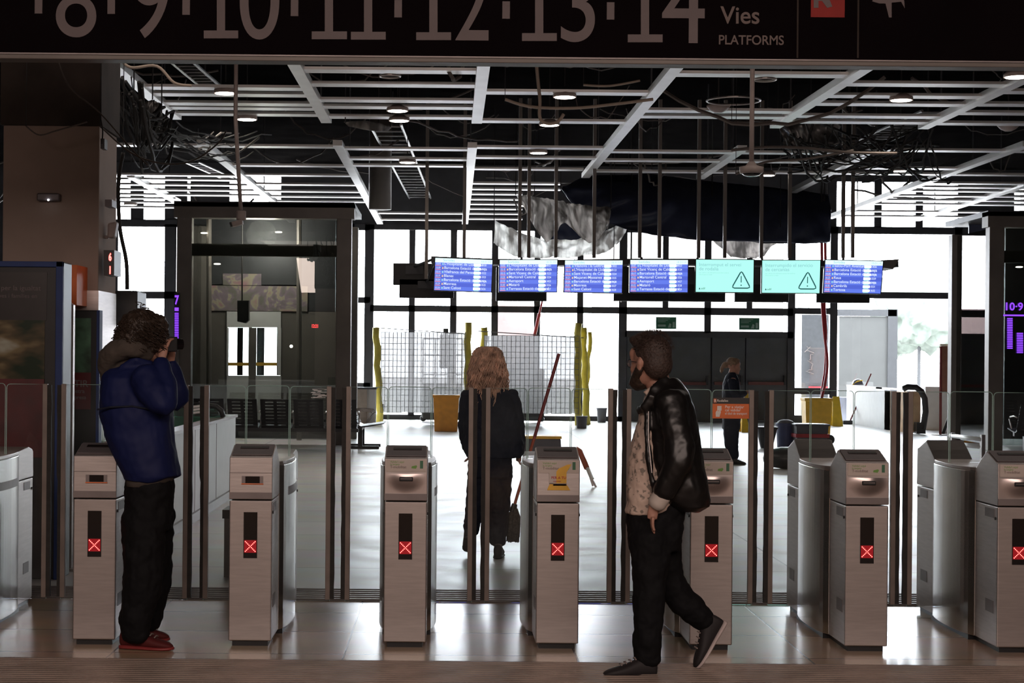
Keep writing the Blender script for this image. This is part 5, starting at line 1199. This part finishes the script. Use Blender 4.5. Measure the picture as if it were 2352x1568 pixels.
g = rail('escalator_end', 'black escalator handrail end right of the beige counter', 'handrail', [(2074, 893), (2085, 888), (2104, 889), (2116, 898), (2124, 915), (2126, 945), (2120, 985)], 37.6, .07, 'black')
MB().pbox(2106, 970, 2126, 996, 37.55, d=.5).build('newel_base', 'black', g); MB().pbox(2084, 898, 2114, 992, 37.8, d=.3).build('side_panel', 'beige', g)
MB().box(W(2126, 900, 40).x, W(2200, 900, 40).x, 40, 40.2, 0, W(2160, 888, 40).z).build('low_white_wall', 'white', label='low white wall behind the terracotta board', cat='low wall')
p = GR(2160, 999); g = thing('notice_board', 'terracotta notice board on a slim pole beside the right lift shaft', 'notice board', p)
MB().tube([p, W(2161, 795, p.y)], .03, 8).build('pole', 'dred', g); MB().cyl(p.x, p.y, 0, .02, .22, .2, 20).build('base', 'steel', g)
MB().pbox(2162, 794, 2204, 900, p.y - .02, d=.04).build('board', 'cork', g)
t = MB(); t.pbox(2160, 790, 2204, 794, p.y - .03, d=.06); t.build('board_frame', 'beige', g)
p = GR(2168, 996); MB().tube([p, W(2194, 925, p.y + .2)], .06, 8).build('leaning_bar', 'alu', label='bright metal bar leaning against the right lift shaft', cat='bar', smooth=True)
p = GR(2162, 998); MB().tube([p + Vector((0, -.1, 0)), W(2192, 925, p.y + .1)], .035, 8).build('leaning_bar', 'black', label='black bar leaning beside the bright metal bar at the right lift shaft', cat='bar', smooth=True)
MB().poly([(2222, 938), (2243, 938), (2250, 1016), (2210, 1016)], 34, .1).build('orange_stand', 'bin', label='dull orange stand seen through the right lift glass', cat='stand')
# ------------------------------------------------------------------ people
def add_head(mb, eye, face_dir, tilt=0.0, k=1.0, roll=0.0):
    """skull, jaw, nose, ears, lips and brow around the eye point; returns a transform"""
    yaw = math.atan2(face_dir[1], face_dir[0]) + math.pi / 2
    R = Matrix.Rotation(yaw, 3, 'Z') @ Matrix.Rotation(roll, 3, 'Y') @ Matrix.Rotation(tilt, 3, 'X')
    eye = Vector(eye)
    T = lambda p: eye + R @ (Vector(p) * k)
    E = lambda c, r, seg=18, rings=12: mb.ell(T(c), [q * k for q in r], seg, rings, R)
    E((0, .09, .035), (.074, .096, .088), 24, 16); E((0, .045, -.02), (.062, .075, .085)); E((0, .03, -.055), (.054, .060, .052)); E((0, -.004, -.092), (.026, .024, .022))
    E((0, .005, .045), (.058, .03, .04)); E((0, -.003, .022), (.052, .016, .012))          # forehead, brow
    mb.tube([T((0, -.008, .012)), T((0, -.022, -.012)), T((0, -.032, -.033))], [.008 * k, .010 * k, .013 * k], 10); E((0, -.022, -.038), (.018, .014, .009))
    E((0, -.006, -.061), (.023, .011, .006)); E((0, -.005, -.071), (.020, .011, .006))
    for s in (-1, 1):
        E((s * .074, .085, -.008), (.009, .020, .032), 12, 10); E((s * .078, .092, .004), (.010, .014, .02), 12, 10); E((s * .038, .015, -.028), (.022, .022, .02))
    return T, R
def eyes(T, R, parent, k=1.0):
    for s in (-1, 1):
        e = MB().ell(T((s * .031, .006, .0)), (.0125 * k,) * 3, 14, 10, R).build('eyeball', 'white', parent, smooth=True)
        MB().ell(T((s * .031, -.004, .0)), (.0055 * k,) * 3, 10, 8, R).build('iris', 'black', e, smooth=True)
def fingers(mb, palm, d, up, side, curl, k=1.0, thumb=1):
    """palm block, four separate curled fingers of different length and a thumb leaving the side of the palm"""
    palm = Vector(palm); d = Vector(d).normalized(); up = Vector(up).normalized(); side = d.cross(up).normalized() * side
    mb.tube([palm - d * .045 * k, palm, palm + d * .04 * k], [(.027 * k, .014 * k), (.039 * k, .014 * k), (.040 * k, .012 * k)] if False else [.022 * k, .028 * k, .026 * k], 12, .55)
    for i, L in enumerate((.068, .078, .073, .058)):
        b = palm + side * (.030 - .020 * i) * k + d * .034 * k
        a1 = curl * .5; a2 = curl * 1.2; a3 = curl * 1.9
        p1 = b + (d * math.cos(a1) - up * math.sin(a1)) * L * .45 * k; p2 = p1 + (d * math.cos(a2) - up * math.sin(a2)) * L * .32 * k; p3 = p2 + (d * math.cos(a3) - up * math.sin(a3)) * L * .26 * k
        mb.tube([b - d * .01, b, p1, p2, p3, p3 + (p3 - p2) * .25], [.0085 * k, .0092 * k, .0085 * k, .008 * k, .0072 * k, .004 * k], 9)
    b = palm - d * .02 * k + side * .030 * k * thumb
    t1 = b + (d * .5 + side * .8 * thumb - up * .3).normalized() * .035 * k; t2 = t1 + (d * .9 + side * .3 * thumb - up * .4).normalized() * .034 * k
    mb.tube([b - side * .012 * thumb, b, t1, t2, t2 + (t2 - t1) * .15], [.011 * k, .0125 * k, .0105 * k, .009 * k, .005 * k], 10)
def shoe(parent, toe, heel, up, upper, sole, w=.048, nm='shoe'):
    toe, heel, up = Vector(toe), Vector(heel), Vector(up).normalized(); ax = (toe - heel); L = ax.length; ax.normalize()
    up = (up - ax * up.dot(ax)).normalized(); sd = ax.cross(up)
    def ring(u, hw, z0, z1, n=16):
        c = heel + ax * (u * L); return [c + sd * hw * w * math.copysign(abs(math.cos(2 * math.pi * j / n)) ** .8, math.cos(2 * math.pi * j / n)) + up * ((z0 + z1) / 2 + (z1 - z0) / 2 * math.copysign(abs(math.sin(2 * math.pi * j / n)) ** .8, math.sin(2 * math.pi * j / n))) for j in range(n)]
    prof = [(-.02, .35, .03, .07), (.0, .7, .015, .10), (.08, .8, .012, .115), (.22, .82, .012, .118), (.36, .84, .012, .105), (.5, .93, .012, .085), (.65, 1.0, .012, .068), (.8, .98, .012, .056), (.92, .8, .012, .045), (1.0, .45, .014, .034), (1.02, .15, .018, .026)]
    s_ = MB().ring_loft([ring(*p) for p in prof]).build(nm, upper, parent, smooth=True, subs=1)
    pr2 = [(-.03, .4, 0, .024), (.0, .8, 0, .026), (.1, .88, 0, .026), (.4, .9, 0, .024), (.65, 1.06, 0, .022), (.85, 1.0, 0, .022), (.97, .7, .002, .022), (1.035, .3, .006, .022)]
    MB().ring_loft([ring(*p) for p in pr2]).build('sole', sole, s_, smooth=True)
    t = MB()
    for i in range(4):
        c = heel + ax * L * (.42 + i * .09) + up * (.102 - i * .010); t.tube([c - sd * .025, c + up * .006, c + sd * .025], .004, 6)
    t.build('laces', 'txt_grey', s_)
def strands(c_fn, n, length, curl, r, seed, down=Vector((0, 0, -1)), seg=9):
    random.seed(seed); t = MB()
    for i in range(n):
        p, nrm = c_fn(); q = Vector(p); d = (Vector(nrm) * .8 + down * .5).normalized(); P = [q.copy()]; ph = random.uniform(0, 6.3); ln = length * random.uniform(.6, 1.1)
        for k in range(seg):
            d = (d + down * .45).normalized(); q = q + d * (ln / seg)
            P.append(q + Vector((math.cos(ph + k * 1.5), math.sin(ph + k * 1.5), 0)) * curl * (k / seg + .2))
        t.tube(P, [r] * (len(P) - 1) + [r * .3], 4)
    return t
def under_body(mb, Y, sl, limbs):
    mb.slices(sl, Y)
    for l in limbs: mb.limb(l, Y)

# ---- striding man in leather jacket
Y0 = 8.80
man = thing('person', 'bearded man in black leather jacket and cream shirt striding left past the gates', 'person', (W(1500, 1500, Y0).x, Y0, 0))
b = MB()
eye = W(1470, 834, Y0) + Vector((0, .06, 0))
T, R = add_head(b, eye, (-.58, .81), k=1.12, tilt=.0)
b.limb([(1508, 850, .02, 27), (1514, 890, .01, 28), (1522, 925, 0, 34)], Y0)
under_body(b, Y0, [(905, 1500, 1562, .10), (940, 1490, 1575, .13), (1020, 1475, 1560, .12), (1100, 1465, 1550, .10), (1180, 1470, 1540, .085), (1215, 1475, 1535, .08)],
   [[(1490, 1225, -.06, 28), (1487, 1345, -.09, 22), (1482, 1500, -.10, 15)], [(1518, 1225, .07, 28), (1542, 1345, .08, 22), (1632, 1432, .10, 15)],
    [(1532, 925, -.15, 22), (1548, 1040, -.2, 18), (1510, 1125, -.19, 13), (1496, 1155, -.18, 11)], [(1530, 925, .15, 22), (1550, 1040, .2, 18), (1515, 1125, .19, 13)]])
fingers(b, W(1491, 1166, Y0) + Vector((0, -.17, 0)), (-.12, .1, -1), (-1, 0, .1), 1, .25, 1.05)
b.build('body', 'skin', man, remesh=.006)
eyes(T, R, man, 1.12)
# hair and beard
h = MB()
hp = lambda c, r: h.ell(T(c), [q * 1.12 for q in r], 20, 14, R)
hp((0, .100, .050), (.079, .096, .088)); hp((0, .130, .0), (.073, .066, .075)); hp((0, .045, .10), (.066, .066, .048)); hp((.02, .016, .108), (.045, .04, .025))
o = h.build('hair', 'hair_br', man, remesh=.006, disp=.004, dscale=.015)
random.seed(2)
def hf():
    a = random.uniform(0, 6.28); z = random.uniform(.0, 1); r_ = math.sqrt(max(0, 1 - z * z)); n = Vector((r_ * math.cos(a), r_ * math.sin(a), z)); return T((n.x * .078, .10 + n.y * .094, .062 + n.z * .085)), R @ n
strands(hf, 500, .016, .003, .0013, 4, Vector((0, 0, .0)), 4).build('loose_hair', 'hair_br', o)
h = MB(); hp((0, .018, -.085), (.052, .048, .040)); hp((0, -.004, -.10), (.036, .030, .030)); 
for s in (-1, 1):
    for q in range(7):
        u = q / 6; hp((s * (.066 - .030 * u), .078 - .075 * u, -.025 - .062 * u), (.016, .024, .026))
hp((0, .03, -.075), (.055, .045, .035)); hp((0, -.006, -.05), (.028, .012, .007))
h.build('beard', 'hair_dk', man, remesh=.007, disp=.006, dscale=.015)
g_ = MB(); 
for s in (-1, 1):
    pts = [T((s * .034 + .026 * math.cos(a * math.pi / 8), -.016, -.002 + .019 * math.sin(a * math.pi / 8))) for a in range(17)]
    g_.tube(pts, .0022, 6, cap=False); g_.tube([T((s * .060, -.014, .004)), T((s * .073, .03, .008)), T((s * .080, .09, .004))], .0022, 6)
g_.tube([T((-.008, -.018, 0)), T((.008, -.018, 0))], .002, 6)
sp = g_.build('glasses', 'black', man)
for s in (-1, 1): MB().ell(T((s * .034, -.015, -.002)), (.025, .002, .018), 16, 8, R).build('lens', 'pane', sp)
# shirt
s_ = MB().slices([(893, 1492, 1548, .07, .0), (912, 1482, 1566, .10), (945, 1472, 1580, .13), (1000, 1455, 1582, .135), (1060, 1443, 1580, .14), (1110, 1440, 1578, .14), (1145, 1440, 1570, .14), (1168, 1438, 1560, .13), (1178, 1437, 1520, .12)], Y0)
s_.limb([(1518, 1122, -.19, 20), (1500, 1146, -.185, 20)], Y0); s_.tube([W(1478, 905, Y0) + Vector((0, -.08, 0)), W(1500, 888, Y0) + Vector((0, -.075, 0)), W(1530, 882, Y0) + Vector((0, -.02, 0))], .02, 8)
sh = s_.build('shirt', 'shirt', man, remesh=.007, disp=.02, dscale=.06)
MB().limb([(1509, 1132, -.19, 21.5), (1498, 1150, -.185, 21)], Y0).build('cuff', 'sticker', sh, smooth=True)
# jacket
j = MB().slices([(868, 1512, 1556, .08, .02), (880, 1505, 1566, .11, .01), (900, 1496, 1582, .17), (930, 1488, 1593, .20), (970, 1482, 1600, .205), (1020, 1480, 1608, .20), (1070, 1484, 1618, .20), (1115, 1492, 1627, .20), (1145, 1505, 1632, .19), (1160, 1530, 1628, .18), (1172, 1552, 1600, .15)], Y0)
j.limb([(1530, 915, -.15, 36), (1540, 975, -.20, 34), (1546, 1045, -.235, 33), (1528, 1090, -.22, 29), (1512, 1122, -.20, 25)], Y0)
j.limb([(1535, 915, .13, 36), (1556, 1045, .22, 32), (1535, 1110, .2, 25)], Y0)
j.tube([W(1482, 925, Y0) + Vector((0, -.13, 0)), W(1500, 893, Y0) + Vector((0, -.11, 0)), W(1530, 868, Y0) + Vector((0, -.06, 0))], [.03, .03, .025], 8, .5)
j.tube([W(1462, 942, Y0) + Vector((0, -.05, 0)), W(1475, 936, Y0) + Vector((0, -.12, 0)), W(1492, 905, Y0) + Vector((0, -.14, 0))], [.025, .03, .02], 8, .5)
j.tube([W(1481, 930, Y0) + Vector((0, -.10, 0)), W(1478, 1000, Y0) + Vector((0, -.15, 0)), W(1485, 1080, Y0) + Vector((0, -.165, 0)), W(1500, 1145, Y0) + Vector((0, -.16, 0))], .016, 8)
jk = j.build('leather_jacket', 'leather', man, remesh=.008, disp=.022, dscale=.11)
MB().tube([W(1483, 940, Y0) + Vector((0, -.125, 0)), W(1480, 1000, Y0) + Vector((0, -.17, 0)), W(1487, 1080, Y0) + Vector((0, -.185, 0))], .003, 6).build('zip', 'steel', jk)
# trousers
t = MB().slices([(1150, 1444, 1572, .125), (1185, 1440, 1572, .135), (1230, 1440, 1566, .14), (1262, 1444, 1560, .14)], Y0)
t.limb([(1492, 1230, -.06, 50, .95), (1487, 1340, -.09, 38), (1484, 1430, -.10, 34), (1480, 1505, -.10, 29)], Y0)
t.limb([(1520, 1230, .07, 46, .95), (1545, 1345, .08, 36), (1590, 1400, .09, 33), (1628, 1436, .10, 27)], Y0)
t.build('trousers', 'trouser', man, remesh=.008, disp=.03, dscale=.08)
shoe(man, W(1382, 1546, Y0) + Vector((0, -.14, 0)), W(1500, 1550, Y0) + Vector((0, -.10, 0)), (0, 0, 1), 'shoe_blk', 'sole', .05)
shoe(man, W(1610, 1542, Y0) + Vector((0, .08, 0)), W(1676, 1438, Y0) + Vector((0, .10, 0)), (-.86, -.1, .5), 'shoe_blk', 'sole', .05)

# ---- photographer in blue jacket
Y0 = 9.40
p2 = thing('person', 'person in blue jacket and grey hood photographing, beside the first display gate', 'person', (W(335, 1480, Y0).x, Y0, 0))
b = MB(); eye = W(362, 787, Y0) + Vector((0, .03, 0))
T, R = add_head(b, eye, (.86, .50), k=1.05, tilt=.12)
b.limb([(318, 805, .02, 28), (308, 850, .02, 30)], Y0)
under_body(b, Y0, [(860, 262, 360, .11), (920, 250, 372, .13), (1040, 285, 385, .12), (1130, 312, 372, .08)],
   [[(335, 1140, -.06, 26), (335, 1280, -.08, 24), (320, 1445, -.08, 17)], [(350, 1140, .07, 26), (350, 1280, .10, 24), (335, 1430, .13, 17)],
    [(350, 872, -.14, 20), (386, 914, -.21, 12), (380, 838, -.13, 11)], [(352, 872, .13, 20), (390, 914, .17, 12), (383, 838, .12, 12)]])
fingers(b, W(378, 808, Y0) + Vector((0, -.055, 0)), (.1, .25, 1), (-.6, -.8, 0), -1, .75, 1.0)
fingers(b, W(386, 812, Y0) + Vector((0, .10, 0)), (.05, -.3, 1), (.6, .8, 0), 1, .7, 1.0)
b.build('body', 'skin_dark', p2, remesh=.006)
eyes(T, R, p2, 1.05)
h = MB(); hp = lambda c, r: h.ell(T(c), [q * 1.1 for q in r], 20, 14, R)
hp((0, .105, .06), (.10, .112, .10)); hp((0, .15, -.01), (.095, .085, .085)); hp((0, .035, .09), (.08, .07, .06)); hp((.055, .06, .0), (.04, .06, .07)); hp((-.055, .06, .0), (.04, .06, .07)); hp((0, .0, .075), (.06, .035, .04))
ha = h.build('hair', 'hair_dk', p2, remesh=.008, disp=.03, dscale=.03)
def hf():
    a = random.uniform(0, 6.28); z = random.uniform(-.35, 1); r_ = math.sqrt(max(0, 1 - z * z)); n = Vector((r_ * math.cos(a), r_ * math.sin(a), z)); return T((n.x * .105, .10 + n.y * .12, .05 + n.z * .105)), R @ n
strands(hf, 420, .10, .018, .0022, 9).build('loose_locks', 'hair_dk', ha)
c = MB(); cb_ = W(383, 790, Y0) + Vector((0, .03, 0)); c.box(-.065, .065, -.035, .035, -.042, .042)
Rc = Matrix.Rotation(math.atan2(.5, .86) + math.pi / 2, 3, 'Z'); c.v = [cb_ + Rc @ v for v in c.v]
cm = thing('camera', 'small black camera held to the eye by the photographer in blue', 'camera', cb_)
c.build('camera_body', 'black', cm, bevel=.006)
l = MB(); l.tube([cb_ + Rc @ Vector((0, -.03, 0)), cb_ + Rc @ Vector((0, -.085, 0))], [.033, .03], 18); l.build('lens_barrel', 'blackglass', cm)
hd = MB().limb([(252, 862, .0, 20), (250, 832, -.04, 24), (275, 806, -.10, 26), (318, 800, -.12, 22), (345, 815, -.06, 14)], Y0)
hd.limb([(252, 862, .0, 20), (252, 826, .05, 24), (285, 800, .10, 24), (325, 800, .12, 20), (345, 815, .06, 14)], Y0); hd.limb([(245, 875, 0, 16), (262, 845, 0, 32), (300, 830, 0, 34), (330, 830, 0, 24)], Y0)
hd.build('hood', 'hood', p2, remesh=.008, disp=.02, dscale=.06)
j = MB().slices([(835, 280, 352, .09), (848, 250, 378, .14), (866, 236, 388, .18), (900, 230, 392, .20), (950, 231, 394, .20), (1000, 243, 398, .195), (1040, 260, 404, .19), (1075, 274, 411, .19), (1092, 283, 413, .185), (1103, 288, 380, .17)], Y0)
j.limb([(345, 870, -.16, 40), (372, 900, -.22, 36), (392, 926, -.24, 29), (398, 892, -.21, 24), (384, 850, -.15, 19), (378, 832, -.12, 16)], Y0)
j.limb([(350, 870, .14, 38), (396, 922, .20, 28), (392, 870, .16, 21), (384, 836, .12, 16)], Y0)
j.tube([W(285, 845, Y0) + Vector((0, -.09, 0)), W(320, 828, Y0) + Vector((0, -.10, 0)), W(352, 842, Y0) + Vector((0, -.05, 0))], .03, 8)
jk = j.build('blue_jacket', 'navy', p2, remesh=.008, disp=.028, dscale=.16)
MB().tube([W(238, 938, Y0) + Vector((0, -.17, 0)), W(270, 932, Y0) + Vector((0, -.205, 0)), W(320, 930, Y0) + Vector((0, -.21, 0)), W(365, 938, Y0) + Vector((0, -.20, 0))], .005, 6).build('yoke_seam', 'jacket_blk', jk)
MB().slices([(1085, 290, 404, .165), (1104, 292, 396, .16), (1114, 294, 360, .155)], Y0).build('sweater_hem', 'hood', p2, smooth=True)
t = MB().slices([(1080, 292, 396, .14), (1120, 289, 399, .155), (1180, 288, 396, .16), (1215, 289, 392, .16)], Y0)
t.limb([(333, 1180, -.06, 50, .9), (336, 1270, -.08, 47), (334, 1340, -.09, 45), (320, 1410, -.09, 37), (317, 1452, -.09, 31)], Y0)
t.limb([(350, 1180, .08, 46, .9), (348, 1270, .10, 42), (345, 1340, .12, 40), (336, 1440, .14, 26)], Y0)
t.build('trousers', 'trouser', p2, remesh=.008, disp=.03, dscale=.08)
f1 = GR(282, 1480); shoe(p2, (W(396, 1484, 9.32).x, 9.30, 0), (W(282, 1484, 9.4).x, 9.36, 0), (0, 0, 1), 'shoe_red', 'dred', .05)
shoe(p2, (W(387, 1465, 9.62).x, 9.62, 0), (W(305, 1465, 9.62).x, 9.56, 0), (0, 0, 1), 'shoe_red', 'dred', .05)

# ---- blond woman with mop
Y0 = 13.9
w = thing('person', 'woman with long wavy blond hair in black jacket walking away with a mop', 'person', (W(1130, 1275, Y0).x, Y0, 0))
b = MB(); eye = W(1118, 835, Y0) + Vector((0, .12, 0))
T, R = add_head(b, eye, (-.05, 1), k=1.0)
b.limb([(1120, 860, .02, 15), (1122, 895, .0, 17)], Y0)
under_body(b, Y0, [(895, 1088, 1158, .08), (940, 1085, 1165, .10), (1000, 1090, 1160, .09), (1060, 1100, 1152, .08)],
   [[(1145, 1080, 0, 17), (1146, 1150, .02, 15), (1142, 1245, .05, 11)], [(1105, 1080, 0, 17), (1092, 1150, .04, 15), (1078, 1215, -.12, 11)],
    [(1075, 905, 0, 14), (1070, 980, .03, 12), (1078, 1030, .14, 9)], [(1172, 905, 0, 14), (1190, 980, .02, 12), (1190, 1035, .06, 9)]])
fingers(b, W(1192, 1050, Y0) + Vector((0, .05, 0)), (0, .15, -1), (-1, 0, 0), 1, .9, .9)
fingers(b, W(1078, 1040, Y0) + Vector((0, .16, 0)), (0, .15, -1), (1, 0, 0), -1, .6, .9)
b.build('body', 'skin', w, remesh=.006)
eyes(T, R, w)
h = MB(); h.slices([(798, 1110, 1130, .05, .03), (806, 1098, 1142, .08, .03), (824, 1090, 1150, .10, .02), (850, 1087, 1153, .105, 0), (880, 1085, 1155, .10, -.02), (900, 1088, 1155, .08, -.04)], Y0)
ha = h.build('hair', 'hair_gb', w, remesh=.009, disp=.03, dscale=.03)
random.seed(11); t = MB()
for i in range(800):
    a = random.uniform(math.pi * .95, math.pi * 2.05) if random.random() < .8 else random.uniform(0, 6.28)
    c0 = W(1120, 815, Y0) + Vector((0, .02, 0)); rr = random.uniform(.3, 1) ** .6
    p = c0 + Vector((math.cos(a) * .118 * rr, math.sin(a) * .125 * rr, .09 * math.sqrt(max(0, 1 - rr * rr)) - .01)); P = []
    ph = random.uniform(0, 6.28); ln = random.uniform(.28, .44); out = Vector((math.cos(a), math.sin(a), 0)) * random.uniform(.0, .055)
    for k in range(12):
        u = k / 11; P.append(p + out * min(1, u * 2) + Vector((math.sin(ph + u * 17) * .014, math.cos(ph + u * 17) * .010, -ln * u)))
    t.tube(P, [.0045] * 11 + [.0015], 4)
t.build('wavy_strands', 'hair_bl', ha, smooth=True)
j = MB().slices([(880, 1098, 1150, .06), (890, 1078, 1162, .10), (905, 1066, 1178, .13), (940, 1062, 1186, .145), (980, 1062, 1196, .145), (1015, 1063, 1202, .15), (1038, 1066, 1202, .15), (1050, 1074, 1196, .145)], Y0)
j.limb([(1074, 905, 0, 18), (1067, 975, .03, 15), (1073, 1030, .14, 12)], Y0); j.limb([(1174, 905, 0, 18), (1190, 975, .02, 16), (1193, 1040, .05, 12)], Y0)
j.build('jacket', 'jacket_blk', w, remesh=.008, disp=.03, dscale=.07)
t = MB().slices([(1040, 1076, 1176, .125), (1070, 1074, 1177, .135), (1095, 1076, 1176, .13)], Y0)
t.limb([(1149, 1080, 0, 28), (1148, 1160, .02, 24), (1143, 1245, .05, 20)], Y0); t.limb([(1101, 1080, 0, 27), (1091, 1160, .04, 22), (1081, 1215, -.14, 17)], Y0)
t.build('trousers', 'trouser2', w, remesh=.008, disp=.025, dscale=.06)
gy_ = GR(1145, 1281).y; shoe(w, (W(1150, 1278, gy_).x, gy_ + .18, 0), (W(1142, 1278, gy_).x, gy_ - .08, 0), (0, 0, 1), 'shoe_blk', 'shoe_blk', .045)
fp = W(1074, 1240, Y0); shoe(w, fp + Vector((0, .0, -.10)), fp + Vector((0, -.22, .03)), (0, .4, 1), 'shoe_blk', 'shoe_blk', .042)
# mop
mp_ = thing('mop', 'mop with dark red handle and grey yarn head, held by the blond woman', 'mop', W(1176, 1240, Y0))
a = W(1284, 812, Y0 + .1); m_ = W(1228, 1003, Y0 + .1); e = W(1181, 1162, Y0 + .1)
mp_a = MB().tube([a, m_], .0135, 10).build('upper_handle', 'dred', mp_); MB().tube([m_, e], .0125, 10).build('lower_handle', 'orh', mp_, label='orange-red lower part of the handle')
MB().tube([e + (e - m_).normalized() * -.02, e + (e - m_).normalized() * .05], [.022, .032], 12).build('socket', 'black', mp_)
random.seed(4); t = MB()
for i in range(150):
    an = random.uniform(0, 6.28); r0 = random.uniform(0, .028); p = e + Vector((math.cos(an) * r0, math.sin(an) * r0, -.02)); sp_ = random.uniform(.2, 1)
    q = p + Vector((math.cos(an) * .03 * sp_ - .008, math.sin(an) * .03 * sp_, -.14)); z = q + Vector((math.cos(an) * .006 - .006, 0, -random.uniform(.08, .14)))
    t.tube([p, p.lerp(q, .5) + Vector((math.cos(an) * .012, 0, 0)), q, z], [.004, .007, .007, .004], 5)
t.build('yarn_head', 'mop', mp_, smooth=True)
# ---- guard
Y0 = 26.3
gd = thing('person', 'guard in dark uniform with tied blond hair standing before the dark doors', 'person', (W(1685, 1064, Y0).x, Y0, 0))
b = MB(); eye = W(1696, 843, Y0)
T, R = add_head(b, eye, (1, -.1), k=1.0, tilt=.15)
b.limb([(1682, 850, 0, 7), (1679, 864, 0, 8)], Y0)
under_body(b, Y0, [(868, 1664, 1694, .10), (900, 1664, 1695, .11), (960, 1663, 1697, .11)],
   [[(1680, 965, -.07, 11), (1680, 1010, -.08, 8), (1682, 1052, -.08, 6)], [(1680, 965, .08, 11), (1682, 1010, .09, 8), (1690, 1054, .09, 6)],
    [(1680, 872, -.12, 8), (1685, 905, -.14, 6.5), (1708, 903, -.08, 5)], [(1680, 872, .12, 8), (1688, 905, .14, 6), (1710, 902, .08, 5)]])
fingers(b, W(1716, 900, Y0) + Vector((0, -.06, 0)), (1, .2, .1), (0, 0, 1), 1, .6, .95)
fingers(b, W(1716, 900, Y0) + Vector((0, .10, 0)), (1, -.2, .1), (0, 0, 1), -1, .6, .95)
b.build('body', 'skin', gd, remesh=.008)
eyes(T, R, gd)
h = MB(); hp = lambda c, r: h.ell(T(c), r, 18, 12, R)
hp((0, .10, .055), (.086, .10, .086)); hp((0, .05, .095), (.07, .06, .04)); hp((0, .205, .0), (.045, .055, .05)); hp((0, .245, -.07), (.035, .03, .07))
h.build('tied_hair', 'hair_gb', gd, remesh=.01, disp=.02, dscale=.03)
j = MB().slices([(855, 1674, 1688, .06), (862, 1667, 1693, .12), (880, 1660, 1699, .16), (910, 1659, 1701, .165), (940, 1660, 1700, .16), (966, 1660, 1700, .16)], Y0)
j.limb([(1678, 874, -.15, 10), (1684, 905, -.18, 9), (1708, 902, -.09, 7)], Y0); j.limb([(1680, 874, .15, 10), (1688, 905, .17, 9), (1710, 902, .10, 7)], Y0)
j.build('uniform_jacket', 'jacket_blk', gd, remesh=.01, disp=.02, dscale=.07)
t = MB().slices([(960, 1660, 1700, .15), (985, 1659, 1700, .15)], Y0); t.limb([(1679, 980, -.06, 19, .6), (1678, 1015, -.08, 16, .7), (1681, 1048, -.08, 14, .7)], Y0); t.limb([(1681, 980, .07, 18, .6), (1681, 1015, .08, 16, .7), (1686, 1048, .09, 13, .7)], Y0)
t.build('trousers', 'trouser2', gd, remesh=.01, disp=.02, dscale=.07)
for dy in (-.09, .10):
    yy = Y0 + dy; shoe(gd, (W(1712 if dy < 0 else 1706, 1060, yy).x, yy - .03, 0), (W(1676, 1060, yy).x, yy, 0), (0, 0, 1), 'shoe_blk', 'black', .048)
MB().box(W(1710, 905, Y0).x, W(1727, 905, Y0).x, Y0 - .06, Y0 + .08, W(1718, 914, Y0).z, W(1718, 903, Y0).z).build('yellow_pad', 'yel', label='yellow pad held by the guard', cat='pad', bevel=.005)
